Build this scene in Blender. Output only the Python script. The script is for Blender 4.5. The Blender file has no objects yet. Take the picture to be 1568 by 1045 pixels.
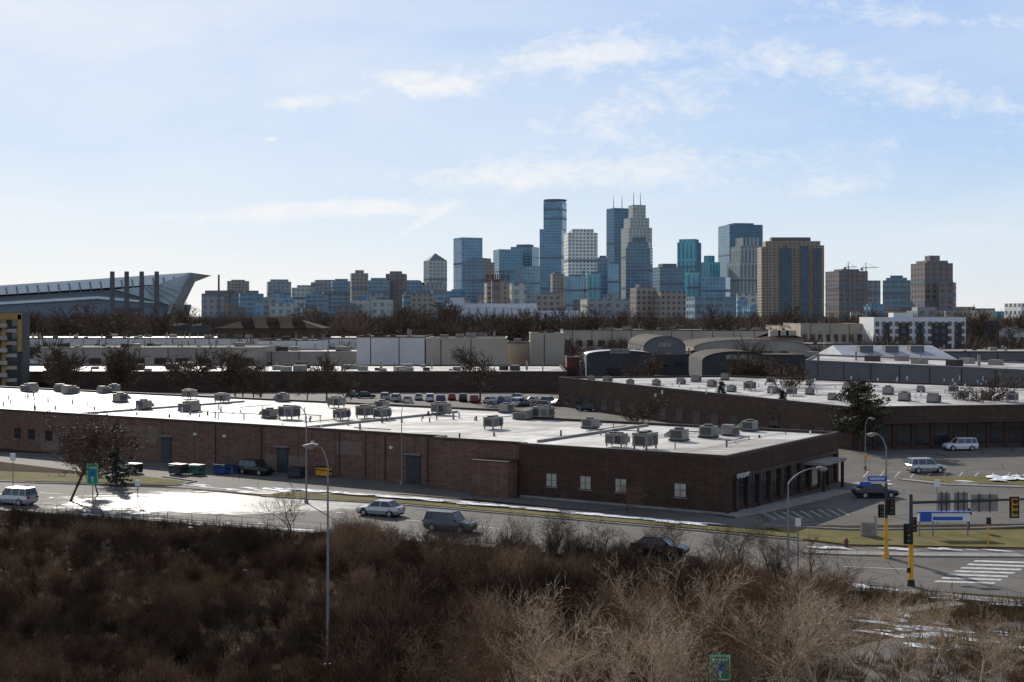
import bpy, math, random
import numpy as np
from mathutils import Vector, Matrix, noise as mnoise
random.seed(7); rng=np.random.default_rng(7)
R=random.uniform
# ---- pixel helpers: image coordinates projected from the camera -> world metres on level z
F=2050.; H=19.5; HY=483.; CX=784.
def S(px,py,z=0.):
    Y=(H-z)*F/(py-HY); return ((px-CX)/F*Y, Y)
def SX(px,Y): return (px-CX)/F*Y
def SZ(py,Y): return H-(py-HY)*Y/F
scene=bpy.context.scene
# ------------------------------------------------------------------ materials
class N:
    def __init__(s,name):
        s.mat=bpy.data.materials.new(name); s.mat.use_nodes=True
        s.t=s.mat.node_tree; s.b=s.t.nodes['Principled BSDF']
    def n(s,typ,**k):
        x=s.t.nodes.new(typ)
        for a,b in k.items(): setattr(x,a,b)
        return x
    def l(s,a,b): s.t.links.new(a,b)
    def m(s,op,a,b=None,c=None):
        x=s.n('ShaderNodeMath',operation=op)
        for i,v in enumerate((a,b,c)):
            if v is None: continue
            if isinstance(v,(int,float)): x.inputs[i].default_value=v
            else: s.l(v,x.inputs[i])
        return x.outputs[0]
    def mix(s,f,a,b):
        x=s.n('ShaderNodeMix',data_type='RGBA')
        if isinstance(f,(int,float)): x.inputs[0].default_value=f
        else: s.l(f,x.inputs[0])
        for i,v in ((6,a),(7,b)):
            if isinstance(v,(tuple,list)): x.inputs[i].default_value=(*v[:3],1)
            else: s.l(v,x.inputs[i])
        return x.outputs[2]
    def noise(s,vec,scale,detail=4,rough=.6,dist=0):
        x=s.n('ShaderNodeTexNoise'); x.inputs['Scale'].default_value=scale
        x.inputs['Detail'].default_value=detail; x.inputs['Roughness'].default_value=rough
        x.inputs['Distortion'].default_value=dist
        s.l(vec,x.inputs['Vector']); return x.outputs['Fac']
    def ramp(s,f,lo,hi):
        x=s.n('ShaderNodeMapRange'); x.inputs[1].default_value=lo; x.inputs[2].default_value=hi
        s.l(f,x.inputs[0]); return x.outputs[0]
    def obj(s): return s.n('ShaderNodeTexCoord').outputs['Object']
    def uv(s): return s.n('ShaderNodeTexCoord').outputs['UV']
    def scl(s,v,sc):
        x=s.n('ShaderNodeMapping'); x.inputs['Scale'].default_value=sc; s.l(v,x.inputs[0]); return x.outputs[0]
def vm(c,k): return tuple(min(1,max(0,x*k)) for x in c)
def mat(name,col,rough=.8,var=.3,scale=1.,metal=0,bump=0,spec=.4,col2=None,sc=(1,1,1)):
    n=N(name); o=n.scl(n.obj(),sc)
    f=n.ramp(n.noise(o,scale,5,.65),.3,.7)
    n.l(n.mix(f,vm(col,1-var),col2 or vm(col,1+var)),n.b.inputs['Base Color'])
    n.b.inputs['Roughness'].default_value=rough; n.b.inputs['Metallic'].default_value=metal
    n.b.inputs['Specular IOR Level'].default_value=spec
    if bump:
        b=n.n('ShaderNodeBump'); b.inputs['Strength'].default_value=bump; b.inputs['Distance'].default_value=.05
        n.l(n.noise(o,scale*6,4),b.inputs['Height']); n.l(b.outputs[0],n.b.inputs['Normal'])
    return n.mat
def facade(name,wall,glass,bay=4,floor=4,gw=.6,gh=.55,rough=.25,var=.35,wvar=.15):
    n=N(name); sep=n.n('ShaderNodeSeparateXYZ'); n.l(n.uv(),sep.inputs[0])
    u=n.m('DIVIDE',sep.outputs[0],bay); v=n.m('DIVIDE',sep.outputs[1],floor)
    mu=n.m('LESS_THAN',n.m('ABSOLUTE',n.m('SUBTRACT',n.m('FRACT',u),.5)),gw/2)
    mv=n.m('LESS_THAN',n.m('ABSOLUTE',n.m('SUBTRACT',n.m('FRACT',v),.5)),gh/2)
    k=n.m('MULTIPLY',mu,mv)
    c=n.n('ShaderNodeCombineXYZ'); n.l(n.m('FLOOR',u),c.inputs[0]); n.l(n.m('FLOOR',v),c.inputs[1])
    w=n.n('ShaderNodeTexWhiteNoise',noise_dimensions='2D'); n.l(c.outputs[0],w.inputs['Vector'])
    g=n.mix(w.outputs['Value'],vm(glass,1-var),vm(glass,1+var))
    wf=n.ramp(n.noise(n.uv(),.025,4),.3,.7)
    wl=n.mix(wf,vm(wall,1-wvar),vm(wall,1+wvar)); g=n.mix(wf,vm(glass,.65),g)
    n.l(n.mix(k,wl,g),n.b.inputs['Base Color'])
    n.l(n.m('MULTIPLY_ADD',k,rough-.8,.8),n.b.inputs['Roughness'])
    return n.mat
# ------------------------------------------------------------------ mesh builder
class MB:
    def __init__(s): s.v=[];s.f=[];s.m=[];s.uv=[]
    def face(s,pts,mi=0,uv=None):
        i=len(s.v); pts=[Vector(p) for p in pts]
        s.v+=[tuple(p) for p in pts]; s.f.append(tuple(range(i,i+len(pts)))); s.m.append(mi)
        if uv is None:
            n=(pts[1]-pts[0]).cross(pts[-1]-pts[0])
            if n.length>0: n.normalize()
            if abs(n.z)>.7: uv=[(p.x,p.y) for p in pts]
            else:
                t=Vector((-n.y,n.x,0)); t=t.normalized() if t.length>0 else Vector((1,0,0))
                uv=[(p.dot(t),p.z) for p in pts]
        s.uv+=uv
    def box(s,c,d,rz=0,mi=0,top=None):
        ca,sa=math.cos(rz),math.sin(rz); P=[]
        for k in (-.5,.5):
            for a,b in ((-.5,-.5),(.5,-.5),(.5,.5),(-.5,.5)):
                x,y=a*d[0],b*d[1]; P.append((c[0]+x*ca-y*sa,c[1]+x*sa+y*ca,c[2]+k*d[2]))
        for q in ((0,1,5,4),(1,2,6,5),(2,3,7,6),(3,0,4,7)): s.face([P[i] for i in q],mi)
        s.face([P[i] for i in (3,2,1,0)],mi); s.face(P[4:],mi if top is None else top)
    def prism(s,poly,z0,z1,mw=0,mr=1,roof=True):
        n=len(poly)
        for i in range(n):
            a,b=poly[i],poly[(i+1)%n]; L=math.hypot(b[0]-a[0],b[1]-a[1])
            mm=mw[i] if isinstance(mw,(list,tuple)) else mw
            s.face([(a[0],a[1],z0),(b[0],b[1],z0),(b[0],b[1],z1),(a[0],a[1],z1)],mm,[(0,z0),(L,z0),(L,z1),(0,z1)])
        if roof: s.face([(p[0],p[1],z1) for p in poly],mr)
    def parapet(s,poly,z0,z1,t=.35,out=.04,mi=0,mtop=None):
        def off(d):
            r=[];n=len(poly)
            for i in range(n):
                p0,p,p2=Vector(poly[i-1]),Vector(poly[i]),Vector(poly[(i+1)%n])
                e1=(p-p0).normalized();e2=(p2-p).normalized()
                n1=Vector((e1.y,-e1.x));n2=Vector((e2.y,-e2.x)); m=(n1+n2)
                m=m/(max(.2,m.dot(m)/2)); r.append(p+m*d)
            return r
        o=off(out); q=off(out-t); n=len(poly)
        for i in range(n):
            j=(i+1)%n
            s.face([(*o[i],z0),(*o[j],z0),(*o[j],z1),(*o[i],z1)],mi)
            s.face([(*q[j],z0),(*q[i],z0),(*q[i],z1),(*q[j],z1)],mi)
            s.face([(*o[i],z1),(*o[j],z1),(*q[j],z1),(*q[i],z1)],mi if mtop is None else mtop)
    def cyl(s,p0,p1,r0,r1=None,n=10,mi=0,caps=True):
        r1=r0 if r1 is None else r1; p0,p1=Vector(p0),Vector(p1); d=(p1-p0).normalized()
        a=d.cross(Vector((0,0,1)))
        if a.length<.01: a=Vector((1,0,0))
        a.normalize(); b=d.cross(a)
        A=[p0+(a*math.cos(t)+b*math.sin(t))*r0 for t in [2*math.pi*i/n for i in range(n)]]
        B=[p1+(a*math.cos(t)+b*math.sin(t))*r1 for t in [2*math.pi*i/n for i in range(n)]]
        for i in range(n): j=(i+1)%n; s.face([A[i],A[j],B[j],B[i]],mi)
        if caps: s.face(A[::-1],mi); s.face(B,mi)
    def tube(s,pts,r,n=8,mi=0):
        rr=r if isinstance(r,list) else [r]*len(pts)
        for i in range(len(pts)-1): s.cyl(pts[i],pts[i+1],rr[i],rr[i+1],n,mi)
    def xz(s,pts,y0,y1,mi=0):
        n=len(pts)
        s.face([(p[0],y0,p[1]) for p in pts],mi); s.face([(p[0],y1,p[1]) for p in pts[::-1]],mi)
        for i in range(n):
            a,b=pts[i],pts[(i+1)%n]; s.face([(a[0],y0,a[1]),(a[0],y1,a[1]),(b[0],y1,b[1]),(b[0],y0,b[1])],mi)
    def mesh(s,name,mats,merge=False):
        me=bpy.data.meshes.new(name); me.from_pydata(s.v,[],s.f)
        for m in mats: me.materials.append(m)
        me.polygons.foreach_set('material_index',s.m)
        ul=me.uv_layers.new(name='UVMap'); ul.data.foreach_set('uv',[c for p in s.uv for c in p])
        me.update(); return me
    def obj(s,name,mats,loc=(0,0,0),rz=0,merge=False): return put(name,s.mesh(name,mats,merge),loc,rz)
def put(name,me,loc=(0,0,0),rz=0,sc=1):
    o=bpy.data.objects.new(name,me); o.location=loc; o.rotation_euler=(0,0,rz)
    o.scale=(sc,)*3 if isinstance(sc,(int,float)) else sc
    scene.collection.objects.link(o); return o
def sheet(name,pts,z,m,thick=0):
    mb=MB(); mb.face([(x,y,z) for x,y in pts])
    return mb.obj(name,[m])
def strip(mb,pts,w,z,mi=0,side=0,z0=0):
    pts=[Vector(p) for p in pts]; L=[];Rr=[]
    for i,p in enumerate(pts):
        e=(pts[min(i+1,len(pts)-1)]-pts[max(i-1,0)]).normalized(); nn=Vector((-e.y,e.x))
        L.append(p+nn*(w/2+side)); Rr.append(p-nn*(w/2-side))
    for i in range(len(pts)-1):
        mb.face([(*Rr[i],z),(*Rr[i+1],z),(*L[i+1],z),(*L[i],z)],mi)
        if z-z0>.03:
            mb.face([(*Rr[i],z0),(*Rr[i+1],z0),(*Rr[i+1],z),(*Rr[i],z)],mi)
            mb.face([(*L[i+1],z0),(*L[i],z0),(*L[i],z),(*L[i+1],z)],mi)
# ------------------------------------------------------------------ camera / light / sky
cam=bpy.data.cameras.new('camera'); co=bpy.data.objects.new('camera',cam); scene.collection.objects.link(co)
co.location=(0,0,H); co.rotation_euler=(math.radians(90),0,0)
cam.sensor_width=36; cam.lens=36*F/1568; cam.shift_y=-(522.5-HY)/1568; cam.clip_end=40000; cam.clip_start=.5
scene.camera=co
AZ=math.radians(-21); EL=math.radians(26)
sd=Vector((math.sin(AZ)*math.cos(EL),math.cos(AZ)*math.cos(EL),math.sin(EL)))
sl=bpy.data.lights.new('sun','SUN'); sl.energy=5.0; sl.angle=math.radians(.5); sl.color=(1,.94,.85)
so=bpy.data.objects.new('sun',sl); so.rotation_euler=sd.to_track_quat('Z','Y').to_euler(); so.location=(0,0,200); scene.collection.objects.link(so)
W=bpy.data.worlds.new('World'); scene.world=W; W.use_nodes=True
class WN(N):
    def __init__(s): s.t=W.node_tree
w=WN(); bg=W.node_tree.nodes['Background']; STR=.08
sky=w.n('ShaderNodeTexSky',sky_type='NISHITA'); sky.sun_disc=False; sky.sun_elevation=EL; sky.sun_rotation=AZ
sky.air_density=1.0; sky.dust_density=.4; sky.ozone_density=1.5
tc=w.n('ShaderNodeTexCoord').outputs['Generated']; sp=w.n('ShaderNodeSeparateXYZ'); w.l(tc,sp.inputs[0])
yy=w.m('MAXIMUM',sp.outputs[1],.05); A=w.m('DIVIDE',sp.outputs[0],yy); E=w.m('DIVIDE',sp.outputs[2],yy)
cb=w.n('ShaderNodeCombineXYZ'); w.l(A,cb.inputs[0]); w.l(E,cb.inputs[1])
n1=w.noise(w.scl(cb.outputs[0],(1,2.4,1)),13,8,.68,.6); n2=w.noise(w.scl(cb.outputs[0],(1,1.7,1)),48,5,.68,.4)
nz=w.m('ADD',w.m('MULTIPLY',n1,.55),w.m('MULTIPLY',n2,.45))
tot=None
for (px,py,ra,rb,tilt,wt) in [(630,125,75,16,-.08,1.25),(800,100,150,32,.24,1.15),(965,80,70,16,.1,1.0),(440,160,42,11,.05,1.1),(505,148,50,12,0,.95),
    (415,213,12,5,0,1.0),(960,170,170,46,.3,.95),(790,272,150,20,0,1.1),(1100,250,240,32,.02,.95),(1280,288,66,14,.1,1.15),(640,345,50,7,.5,1.3),
    (400,330,220,16,.05,1.0),(1380,130,330,32,-.2,.95),(0,305,60,8,-.1,.9),(540,318,150,12,0,.9),(1440,30,260,20,-.05,.85)]:
    a0=(px-CX)/F; e0=(HY-py)/F; ct,st=math.cos(tilt),math.sin(tilt)
    da=w.m('SUBTRACT',A,a0); de=w.m('SUBTRACT',E,e0)
    x=w.m('ADD',w.m('MULTIPLY',da,ct*F/ra),w.m('MULTIPLY',de,st*F/ra))
    y=w.m('ADD',w.m('MULTIPLY',da,-st*F/rb),w.m('MULTIPLY',de,ct*F/rb))
    r2=w.m('ADD',w.m('MULTIPLY',x,x),w.m('MULTIPLY',y,y))
    g=w.m('MULTIPLY',w.m('EXPONENT',w.m('MULTIPLY',r2,-.8)),wt)
    tot=g if tot is None else w.m('ADD',tot,g)
tot=w.m('MINIMUM',tot,1.3)
cl=w.m('MULTIPLY',w.ramp(w.m('MULTIPLY_ADD',tot,.34,w.m('MULTIPLY',nz,1.45)),.82,1.30),.88)
veil=w.m('MULTIPLY',w.ramp(w.noise(w.scl(cb.outputs[0],(1,3.5,1)),3.2,6,.6,.4),.35,.75),.40)
dt=w.n('ShaderNodeVectorMath',operation='DOT_PRODUCT'); w.l(tc,dt.inputs[0]); dt.inputs[1].default_value=tuple(sd)
aur=w.m('MULTIPLY',w.m('POWER',w.m('MAXIMUM',dt.outputs['Value'],0),13),.62)
cf=w.m('MINIMUM',w.m('ADD',w.m('MAXIMUM',cl,veil),aur),.92)
rp=w.n('ShaderNodeValToRGB'); w.l(w.m('MAXIMUM',sp.outputs[2],0),rp.inputs[0]); cr=rp.color_ramp
cr.elements[0].position=0; cr.elements[0].color=(.80,.86,.93,1); cr.elements[1].position=1; cr.elements[1].color=(.13,.19,.31,1)
for p_,c_ in ((.05,(.68,.80,.95,1)),(.12,(.49,.68,.97,1)),(.24,(.37,.57,.96,1)),(.5,(.20,.29,.50,1))):
    e=cr.elements.new(p_); e.color=c_
sc_=w.n('ShaderNodeVectorMath',operation='SCALE'); w.l(rp.outputs[0],sc_.inputs[0]); sc_.inputs['Scale'].default_value=1/STR
base=w.mix(.82,sky.outputs[0],sc_.outputs[0])
k_=.93/STR
w.l(w.mix(cf,base,(k_*.99,k_,k_*1.01)),bg.inputs['Color']); bg.inputs['Strength'].default_value=STR
scene.view_settings.view_transform='Standard'
# ------------------------------------------------------------------ materials list
def brick(name,c,lo=.6):
    n=N(name); uvv=n.uv(); b=n.n('ShaderNodeTexBrick'); n.l(uvv,b.inputs['Vector']); b.inputs['Scale'].default_value=1
    b.inputs['Brick Width'].default_value=.8; b.inputs['Row Height'].default_value=.22; b.inputs['Mortar Size'].default_value=.012
    b.inputs['Color1'].default_value=(*vm(c,.75),1); b.inputs['Color2'].default_value=(*vm(c,1.25),1); b.inputs['Mortar'].default_value=(*vm(c,1.5),1)
    f=n.ramp(n.noise(n.scl(uvv,(.15,.5,1)),1.2,6,.7),.3,.7); g=n.ramp(n.noise(n.scl(uvv,(2.5,.15,1)),1,4,.6),.5,.75)
    cc=n.mix(n.m('MULTIPLY',f,.5),b.outputs['Color'],vm(c,.55)); cc=n.mix(n.m('MULTIPLY',g,.3),cc,vm(c,2.0))
    n.l(cc,n.b.inputs['Base Color']); n.b.inputs['Roughness'].default_value=.85; n.b.inputs['Specular IOR Level'].default_value=.15; return n.mat
M=dict(
 brickd=brick('brick_dark',(.072,.041,.028)), brickm=brick('brick_brown',(.165,.095,.066)), brick2=brick('brick_far',(.088,.053,.038)),
 cop=mat('coping',(.065,.043,.035),.6,.2,.5,spec=.2), conc=mat('concrete',(.25,.23,.205),.85,.3,.8,spec=.2), glass=mat('dark_glass',(.02,.022,.025),.12,.3,.4,spec=.8),
 blind=mat('window_blind',(.40,.36,.28),.5,.3,3), metal=mat('galvanised',(.25,.245,.235),.55,.2,3,metal=.5), dmetal=mat('dark_metal',(.05,.05,.055),.5,.3,2,metal=.3),
 grille=mat('grille',(.06,.06,.06),.6,.3,8), hvac=mat('unit_paint',(.26,.235,.20),.6,.3,2,spec=.2), white=mat('white_paint',(.70,.69,.66),.6,.08,.5),
 yellow=mat('signal_yellow',(.75,.36,.03),.5,.1,2), black=mat('black_plastic',(.015,.015,.016),.4,.2,2), green=mat('sign_green',(.01,.26,.11),.4,.08,2),
 blue=mat('sign_blue',(.02,.09,.42),.4,.08,2), red=mat('lens_red',(.35,.02,.015),.3,.1,2), amber=mat('lens_amber',(.5,.22,.02),.3,.1,2),
 bluebin=mat('bin_blue',(.02,.07,.22),.5,.2,1), greenbin=mat('bin_green',(.05,.13,.08),.6,.2,1), snow=mat('snow',(.80,.81,.82),.7,.12,3,bump=.3),
 rubber=mat('tyre',(.018,.018,.018),.8,.2,4), rim=mat('rim',(.45,.45,.46),.3,.1,2,metal=.8), line=mat('road_paint',(.50,.49,.46),.7,.5,2),
 bark=mat('bark',(.10,.068,.045),.9,.3,2,spec=.1), twigd=mat('twig_dark',(.070,.043,.027),.95,.5,.22,spec=.04), twigm=mat('twig_brown',(.165,.102,.060),.9,.45,.25,spec=.06), twigl=mat('twig_pale',(.47,.36,.24),.9,.3,.4,spec=.08),
 leafb=mat('dry_leaf',(.13,.068,.042),.8,.4,2), needle=mat('needles',(.030,.048,.023),.8,.45,1.5), pine=mat('pine_needles',(.075,.072,.034),.8,.4,1.5),
 dry=mat('dry_grass',(.165,.105,.055),.95,.45,.3,spec=.04), lawn=mat('lawn',(.12,.135,.04),.95,.3,.35,bump=.6,col2=(.20,.15,.07),spec=.05),
 tan=mat('tan_wall',(.37,.32,.26),.85,.18,.15,spec=.2), offw=mat('white_wall',(.62,.59,.54),.8,.12,.1,spec=.2), beige=mat('beige_wall',(.42,.355,.275),.8,.14,.1,spec=.2),
 greyw=mat('grey_wall',(.16,.155,.15),.85,.15,.15,spec=.2), dgrey=mat('charcoal_wall',(.055,.053,.052),.8,.2,.15), redw=mat('red_wall',(.14,.045,.033),.8,.2,.2),
 rooff=mat('roof_far',(.27,.25,.225),.85,.6,.045,spec=.12), roofd=mat('roof_dark',(.075,.063,.052),.9,.35,.08,spec=.1), roofb=mat('roof_tan',(.2,.165,.125),.9,.4,.06,spec=.1), silver=mat('metal_roof',(.3,.31,.33),.5,.25,.1,metal=.3),
)
def membrane(name,lo,hi,st,a=.40,b_=.60):
    n=N(name); o=n.obj()
    f=n.ramp(n.noise(n.scl(o,(1,1.6,1)),.07,7,.7,.8),a,b_); f2=n.ramp(n.noise(o,.5,6,.78),.42,.72)
    c=n.mix(f,lo,hi); c=n.mix(n.m('MULTIPLY',f2,.5),c,st)
    n.l(c,n.b.inputs['Base Color']); n.l(n.m('MULTIPLY_ADD',f,.15,.5),n.b.inputs['Roughness']); n.b.inputs['Specular IOR Level'].default_value=.3
    return n.mat
M['membrane']=membrane('roof_membrane',(.33,.285,.235),(.72,.70,.65),(.27,.225,.18))
M['membrane2']=membrane('roof_membrane_old',(.13,.105,.085),(.60,.57,.52),(.15,.12,.095),.40,.56)
n=N('asphalt'); o=n.obj(); sx=n.n('ShaderNodeSeparateXYZ'); n.l(o,sx.inputs[0])
dx=n.m('DIVIDE',n.m('ADD',sx.outputs[0],30.),18.); dy=n.m('DIVIDE',n.m('SUBTRACT',sx.outputs[1],140.),9.)
near=n.m('SUBTRACT',1.,n.m('ADD',n.m('MULTIPLY',dx,dx),n.m('MULTIPLY',dy,dy)))
wet=n.ramp(n.m('ADD',n.m('MULTIPLY',n.m('MAXIMUM',near,-1.),.26),n.noise(n.scl(o,(.55,1.6,1)),.35,7,.72,1.6)),.50,.68)
g=n.ramp(n.noise(o,2.5,5,.7),.3,.7); h_=n.ramp(n.noise(o,.11,5,.6,.5),.35,.65)
c=n.mix(g,(.085,.077,.068),(.125,.114,.10)); c=n.mix(n.m('MULTIPLY',h_,.6),c,(.18,.163,.142)); c=n.mix(wet,c,(.10,.093,.085))
v=n.n('ShaderNodeTexVoronoi',feature='DISTANCE_TO_EDGE'); v.inputs['Scale'].default_value=.16; n.l(o,v.inputs[0])
c=n.mix(n.m('LESS_THAN',v.outputs['Distance'],.008),c,(.04,.037,.035))
n.l(c,n.b.inputs['Base Color']); n.l(n.m('MULTIPLY_ADD',wet,-.44,.82),n.b.inputs['Roughness'])
n.l(n.m('MULTIPLY_ADD',wet,.5,.12),n.b.inputs['Specular IOR Level'])
b=n.n('ShaderNodeBump'); b.inputs['Strength'].default_value=.3; b.inputs['Distance'].default_value=.03; n.l(n.noise(o,6,4),b.inputs['Height']); n.l(b.outputs[0],n.b.inputs['Normal'])
M['asph']=n.mat
n=N('ground'); o=n.obj()
f=n.ramp(n.noise(o,.07,6,.65),.35,.65); g=n.ramp(n.noise(o,1.6,6,.75),.3,.7)
c=n.mix(f,(.038,.026,.017),(.095,.063,.037)); c=n.mix(n.m('MULTIPLY',g,.6),c,(.026,.018,.012))
n.l(c,n.b.inputs['Base Color']); n.b.inputs['Roughness'].default_value=1; n.b.inputs['Specular IOR Level'].default_value=.03
b=n.n('ShaderNodeBump'); b.inputs['Strength'].default_value=.8; b.inputs['Distance'].default_value=.15; n.l(n.noise(o,3,5),b.inputs['Height']); n.l(b.outputs[0],n.b.inputs['Normal'])
M['ground']=n.mat
# ------------------------------------------------------------------ ground, roads
sheet('ground',[(-12000,-200),(12000,-200),(12000,20000),(-12000,20000)],0,M['ground'])
up=[(-260,731),(0,739),(280,749),(400,761),(600,773),(900,799),(1100,817),(1230,829),(1300,838),(1700,845)]
lo=[(-260,764),(0,777),(220,791),(450,808),(650,824),(900,846),(1100,866),(1290,893),(1420,905),(1700,925)]
sheet('main_road',[S(*p) for p in lo]+[S(*p) for p in up[::-1]],.02,M['asph'])
sheet('driveway',[S(*p) for p in [(262,746),(400,757),(620,757),(760,768),(900,782),(1085,802),(1150,810),(1150,770),(700,725),(350,705),(-60,690),(-60,700),(120,722)]],.012,M['asph'])
sheet('parking_lot',[S(*p) for p in [(1110,812),(1250,806),(1800,800),(1800,680),(1290,686),(1270,720),(1180,760)]],.018,M['asph'])
sheet('rear_yard',[(-160,225),(-20,205),(45,170),(60,190),(45,290),(0,338),(-170,338)],.006,M['asph'])
sheet('service_road',[S(*p) for p in [(1000,1110),(1160,1040),(1330,985),(1480,955),(1750,945),(1750,1010),(1600,1110)]],.014,M['asph'])
mb=MB()
strip(mb,[S(*p) for p in [(1085,805),(900,787),(620,762),(440,749)]],1.4,.12)
strip(mb,[S(*p) for p in up[3:8]],.25,.14)
strip(mb,[S(*p) for p in [(1230,846),(1300,849),(1420,851),(1700,853)]],1.6,.13)
strip(mb,[S(*p) for p in [(-260,768),(0,781),(220,796),(450,813),(650,829),(900,851)]],1.6,.12)
strip(mb,[S(*p) for p in [(1290,903),(1380,907),(1480,918),(1700,935)]],1.6,.12)
strip(mb,[S(*p) for p in [(1330,950),(1400,935),(1470,925)]],1.4,.13)
strip(mb,[S(*p) for p in [(-60,735),(60,741),(272,744),(300,738),(250,731)]],.3,.14)
strip(mb,[S(*p) for p in [(1110,792),(1170,781),(1240,765),(1292,752)]],2.4,.13)
strip(mb,[S(*p) for p in [(1380,735),(1450,743),(1580,747)]],1.2,.13)
strip(mb,[S(*p) for p in [(1170,806),(1300,812),(1480,811),(1600,806)]],.3,.15)
mb.obj('sidewalk',[M['conc']])
sheet('verge_grass',[S(*p) for p in [(440,753),(620,767),(900,791),(1100,807),(1170,811),(1290,832),(1230,825),(1100,813),(900,796),(600,770),(400,760)][::-1]],.05,M['lawn'])
sheet('corner_lawn',[S(*p) for p in [(1225,826),(1300,835),(1700,842),(1700,810),(1480,813),(1300,814),(1180,808)]],.062,M['lawn'])
sheet('side_lawn',[S(*p) for p in [(-200,732),(60,738),(270,742),(285,738),(230,731),(0,722),(-200,710)]],.05,M['lawn'])
sheet('lot_island',[S(*p) for p in [(1400,739),(1580,744),(1700,740),(1700,730),(1420,730)]],.06,M['lawn'])
mb=MB()
for i in range(7):
    y=892-i*5.2; x0=1430+i*10
    mb.face([(*S(x0,y),.03),(*S(x0+92,y+3),.03),(*S(x0+95,y+.8),.03),(*S(x0+4,y-2.2),.03)])
for a,b in [((1290,868),(1400,873)),((620,797),(660,800)),((720,806),(765,810)),((830,815),(880,819)),((300,770),(340,773)),((180,762),(215,764)),((60,755),(95,757))]:
    strip(mb,[S(*a),S(*b)],.15,.03)
for i in range(9): strip(mb,[S(1170+i*14,786-i*.8),S(1188+i*14,796-i*.8)],.12,.03)
for i in range(12): strip(mb,[S(1330+i*24,722+i*.3),S(1322+i*24,731+i*.3)],.12,.03)
mb.obj('road_markings',[M['line']])
def blob(mb,x,y,rx,ry,rot,z=.055):
    pts=[];k=14;ph=[R(.4,1.3) for _ in range(k)]
    for i in range(k):
        t=2*math.pi*i/k; r=(ph[i]+ph[(i+1)%k])/2; a,b=rx*r*math.cos(t),ry*r*math.sin(t)
        pts.append((x+a*math.cos(rot)-b*math.sin(rot),y+a*math.sin(rot)+b*math.cos(rot),z))
    cpt=(x,y,z+min(rx,ry)*.25)
    for i in range(k): mb.face([pts[i],pts[(i+1)%k],cpt])
mb=MB()
def along(pts,cnt,jit,rx,ry,z=.15):
    for _ in range(cnt):
        i=random.randrange(len(pts)-1); t=random.random(); a,b=S(*pts[i]),S(*pts[i+1])
        blob(mb,a[0]+(b[0]-a[0])*t+R(-jit,jit),a[1]+(b[1]-a[1])*t+R(-jit,jit),R(*rx),R(*ry),-.45,z)
along([(440,751),(620,764),(900,789),(1085,806)],90,.6,(.4,2.2),(.12,.36))
along([(0,782),(220,797),(450,814),(560,822)],34,.8,(.3,1.3),(.1,.25))
along([(1290,900),(1400,912),(1568,930)],16,.9,(.4,1.2),(.12,.35))
along([(1330,945),(1568,1000)],46,3.5,(.3,1.6),(.1,.5),.05)
along([(30,900),(420,800)],22,14,(.2,.5),(.08,.22),.06)
along([(1230,840),(1568,846)],16,.6,(.4,1.4),(.1,.3))
along([(270,745),(440,752)],26,1.6,(.3,1.8),(.1,.4),.05)
along([(1300,745),(1560,735)],10,3,(.4,1.6),(.15,.4),.08)
for _ in range(10):
    x,y=S(R(1520,1562),R(732,739)); blob(mb,x,y,R(.8,2.0),R(.6,1.3),R(0,3),.25)
mb.obj('snow_patches',[M['snow']])
# ------------------------------------------------------------------ main brick warehouse
U=Vector((-.839,.545));V=Vector((.545,.839));C0=Vector((20.9,130.5)); RZ=-math.atan2(.545,.839)
def B(u,v): return C0+U*u+V*v
def uf(px,v=0):
    t=(px-CX)/F; o=C0+V*v; return (o.x-o.y*t)/(.839+.545*t)
poly=[B(*p) for p in [(0,0),(0,32),(45,32),(45,42),(195,42),(195,2.8),(36,2.8),(36,.9),(24,.9),(24,0)]]
mb=MB(); mats=[M['brickd'],M['brickm'],M['membrane'],M['cop'],M['glass'],M['blind'],M['dmetal'],M['conc'],M['white'],mat('repaint',(.19,.125,.09),.85,.15,.5)]
mb.prism(poly,0,5.5,[0,0,0,0,0,1,1,1,1,0],2)
mb.parapet(poly,5.5,5.82,.35,.05,3)
def wi(u,v,z0,z1,wd,mi,pr=.06):
    p=B(u,v-pr/2+.01); mb.box((p.x,p.y,(z0+z1)/2),(wd,pr,z1-z0),RZ,mi)
def win(u,v,z0,z1,wd,mi=5):
    wi(u,v,z0-.08,z1+.08,wd+.2,3,.05); wi(u,v,z0,z1,wd,mi,.09); wi(u,v,z0,z1,.05,6,.12); wi(u,v,(z0+z1)/2-.02,(z0+z1)/2+.02,wd,6,.115); wi(u,v,z0-.16,z0-.08,wd+.3,7,.14)
for px in (845,897,951,1042): win(uf(px),0,1.45,2.75,1.2)
for px in (75,48,27,205): win(uf(px,2.8),2.8,1.7,3.1,1.3,4)
for px,wd,zt in ((255,1.6,3.3),(433,1.6,3.0),(633,1.8,3.2),(100,2.2,2.6),(170,1.0,2.2)):
    u=uf(px,2.8); wi(u,2.8,0,zt+.15,wd+.3,3,.05); wi(u,2.8,0.02,zt,wd,6,.1); wi(u,2.8,zt+.15,zt+.3,wd+.6,7,.4)
for px in (330,400,520,560,590,655,180,140): u=uf(px,2.8); wi(u,2.8,.2,5.4,.1,6,.12)
for px in (150,300,345,480,600): u=uf(px,2.8); wi(u,2.8,3.9,4.2,.35,8,.3)
for u in (3,8,12.5,17.5,22): wi(u,0,.0,5.45,.06,6,.03)
for u in range(40,120,6): wi(u,2.8,.0,5.45,.06,3,.03)
wi(12,0,.0,.25,23.9,7,.04)
for u,wd,z0,z1 in ((60,7,.3,2.2),(88,10,2.4,4.6),(104,6,.4,2.6),(50,4,2.8,4.4)): wi(u,2.8,z0,z1,wd,9,.025)
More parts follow.
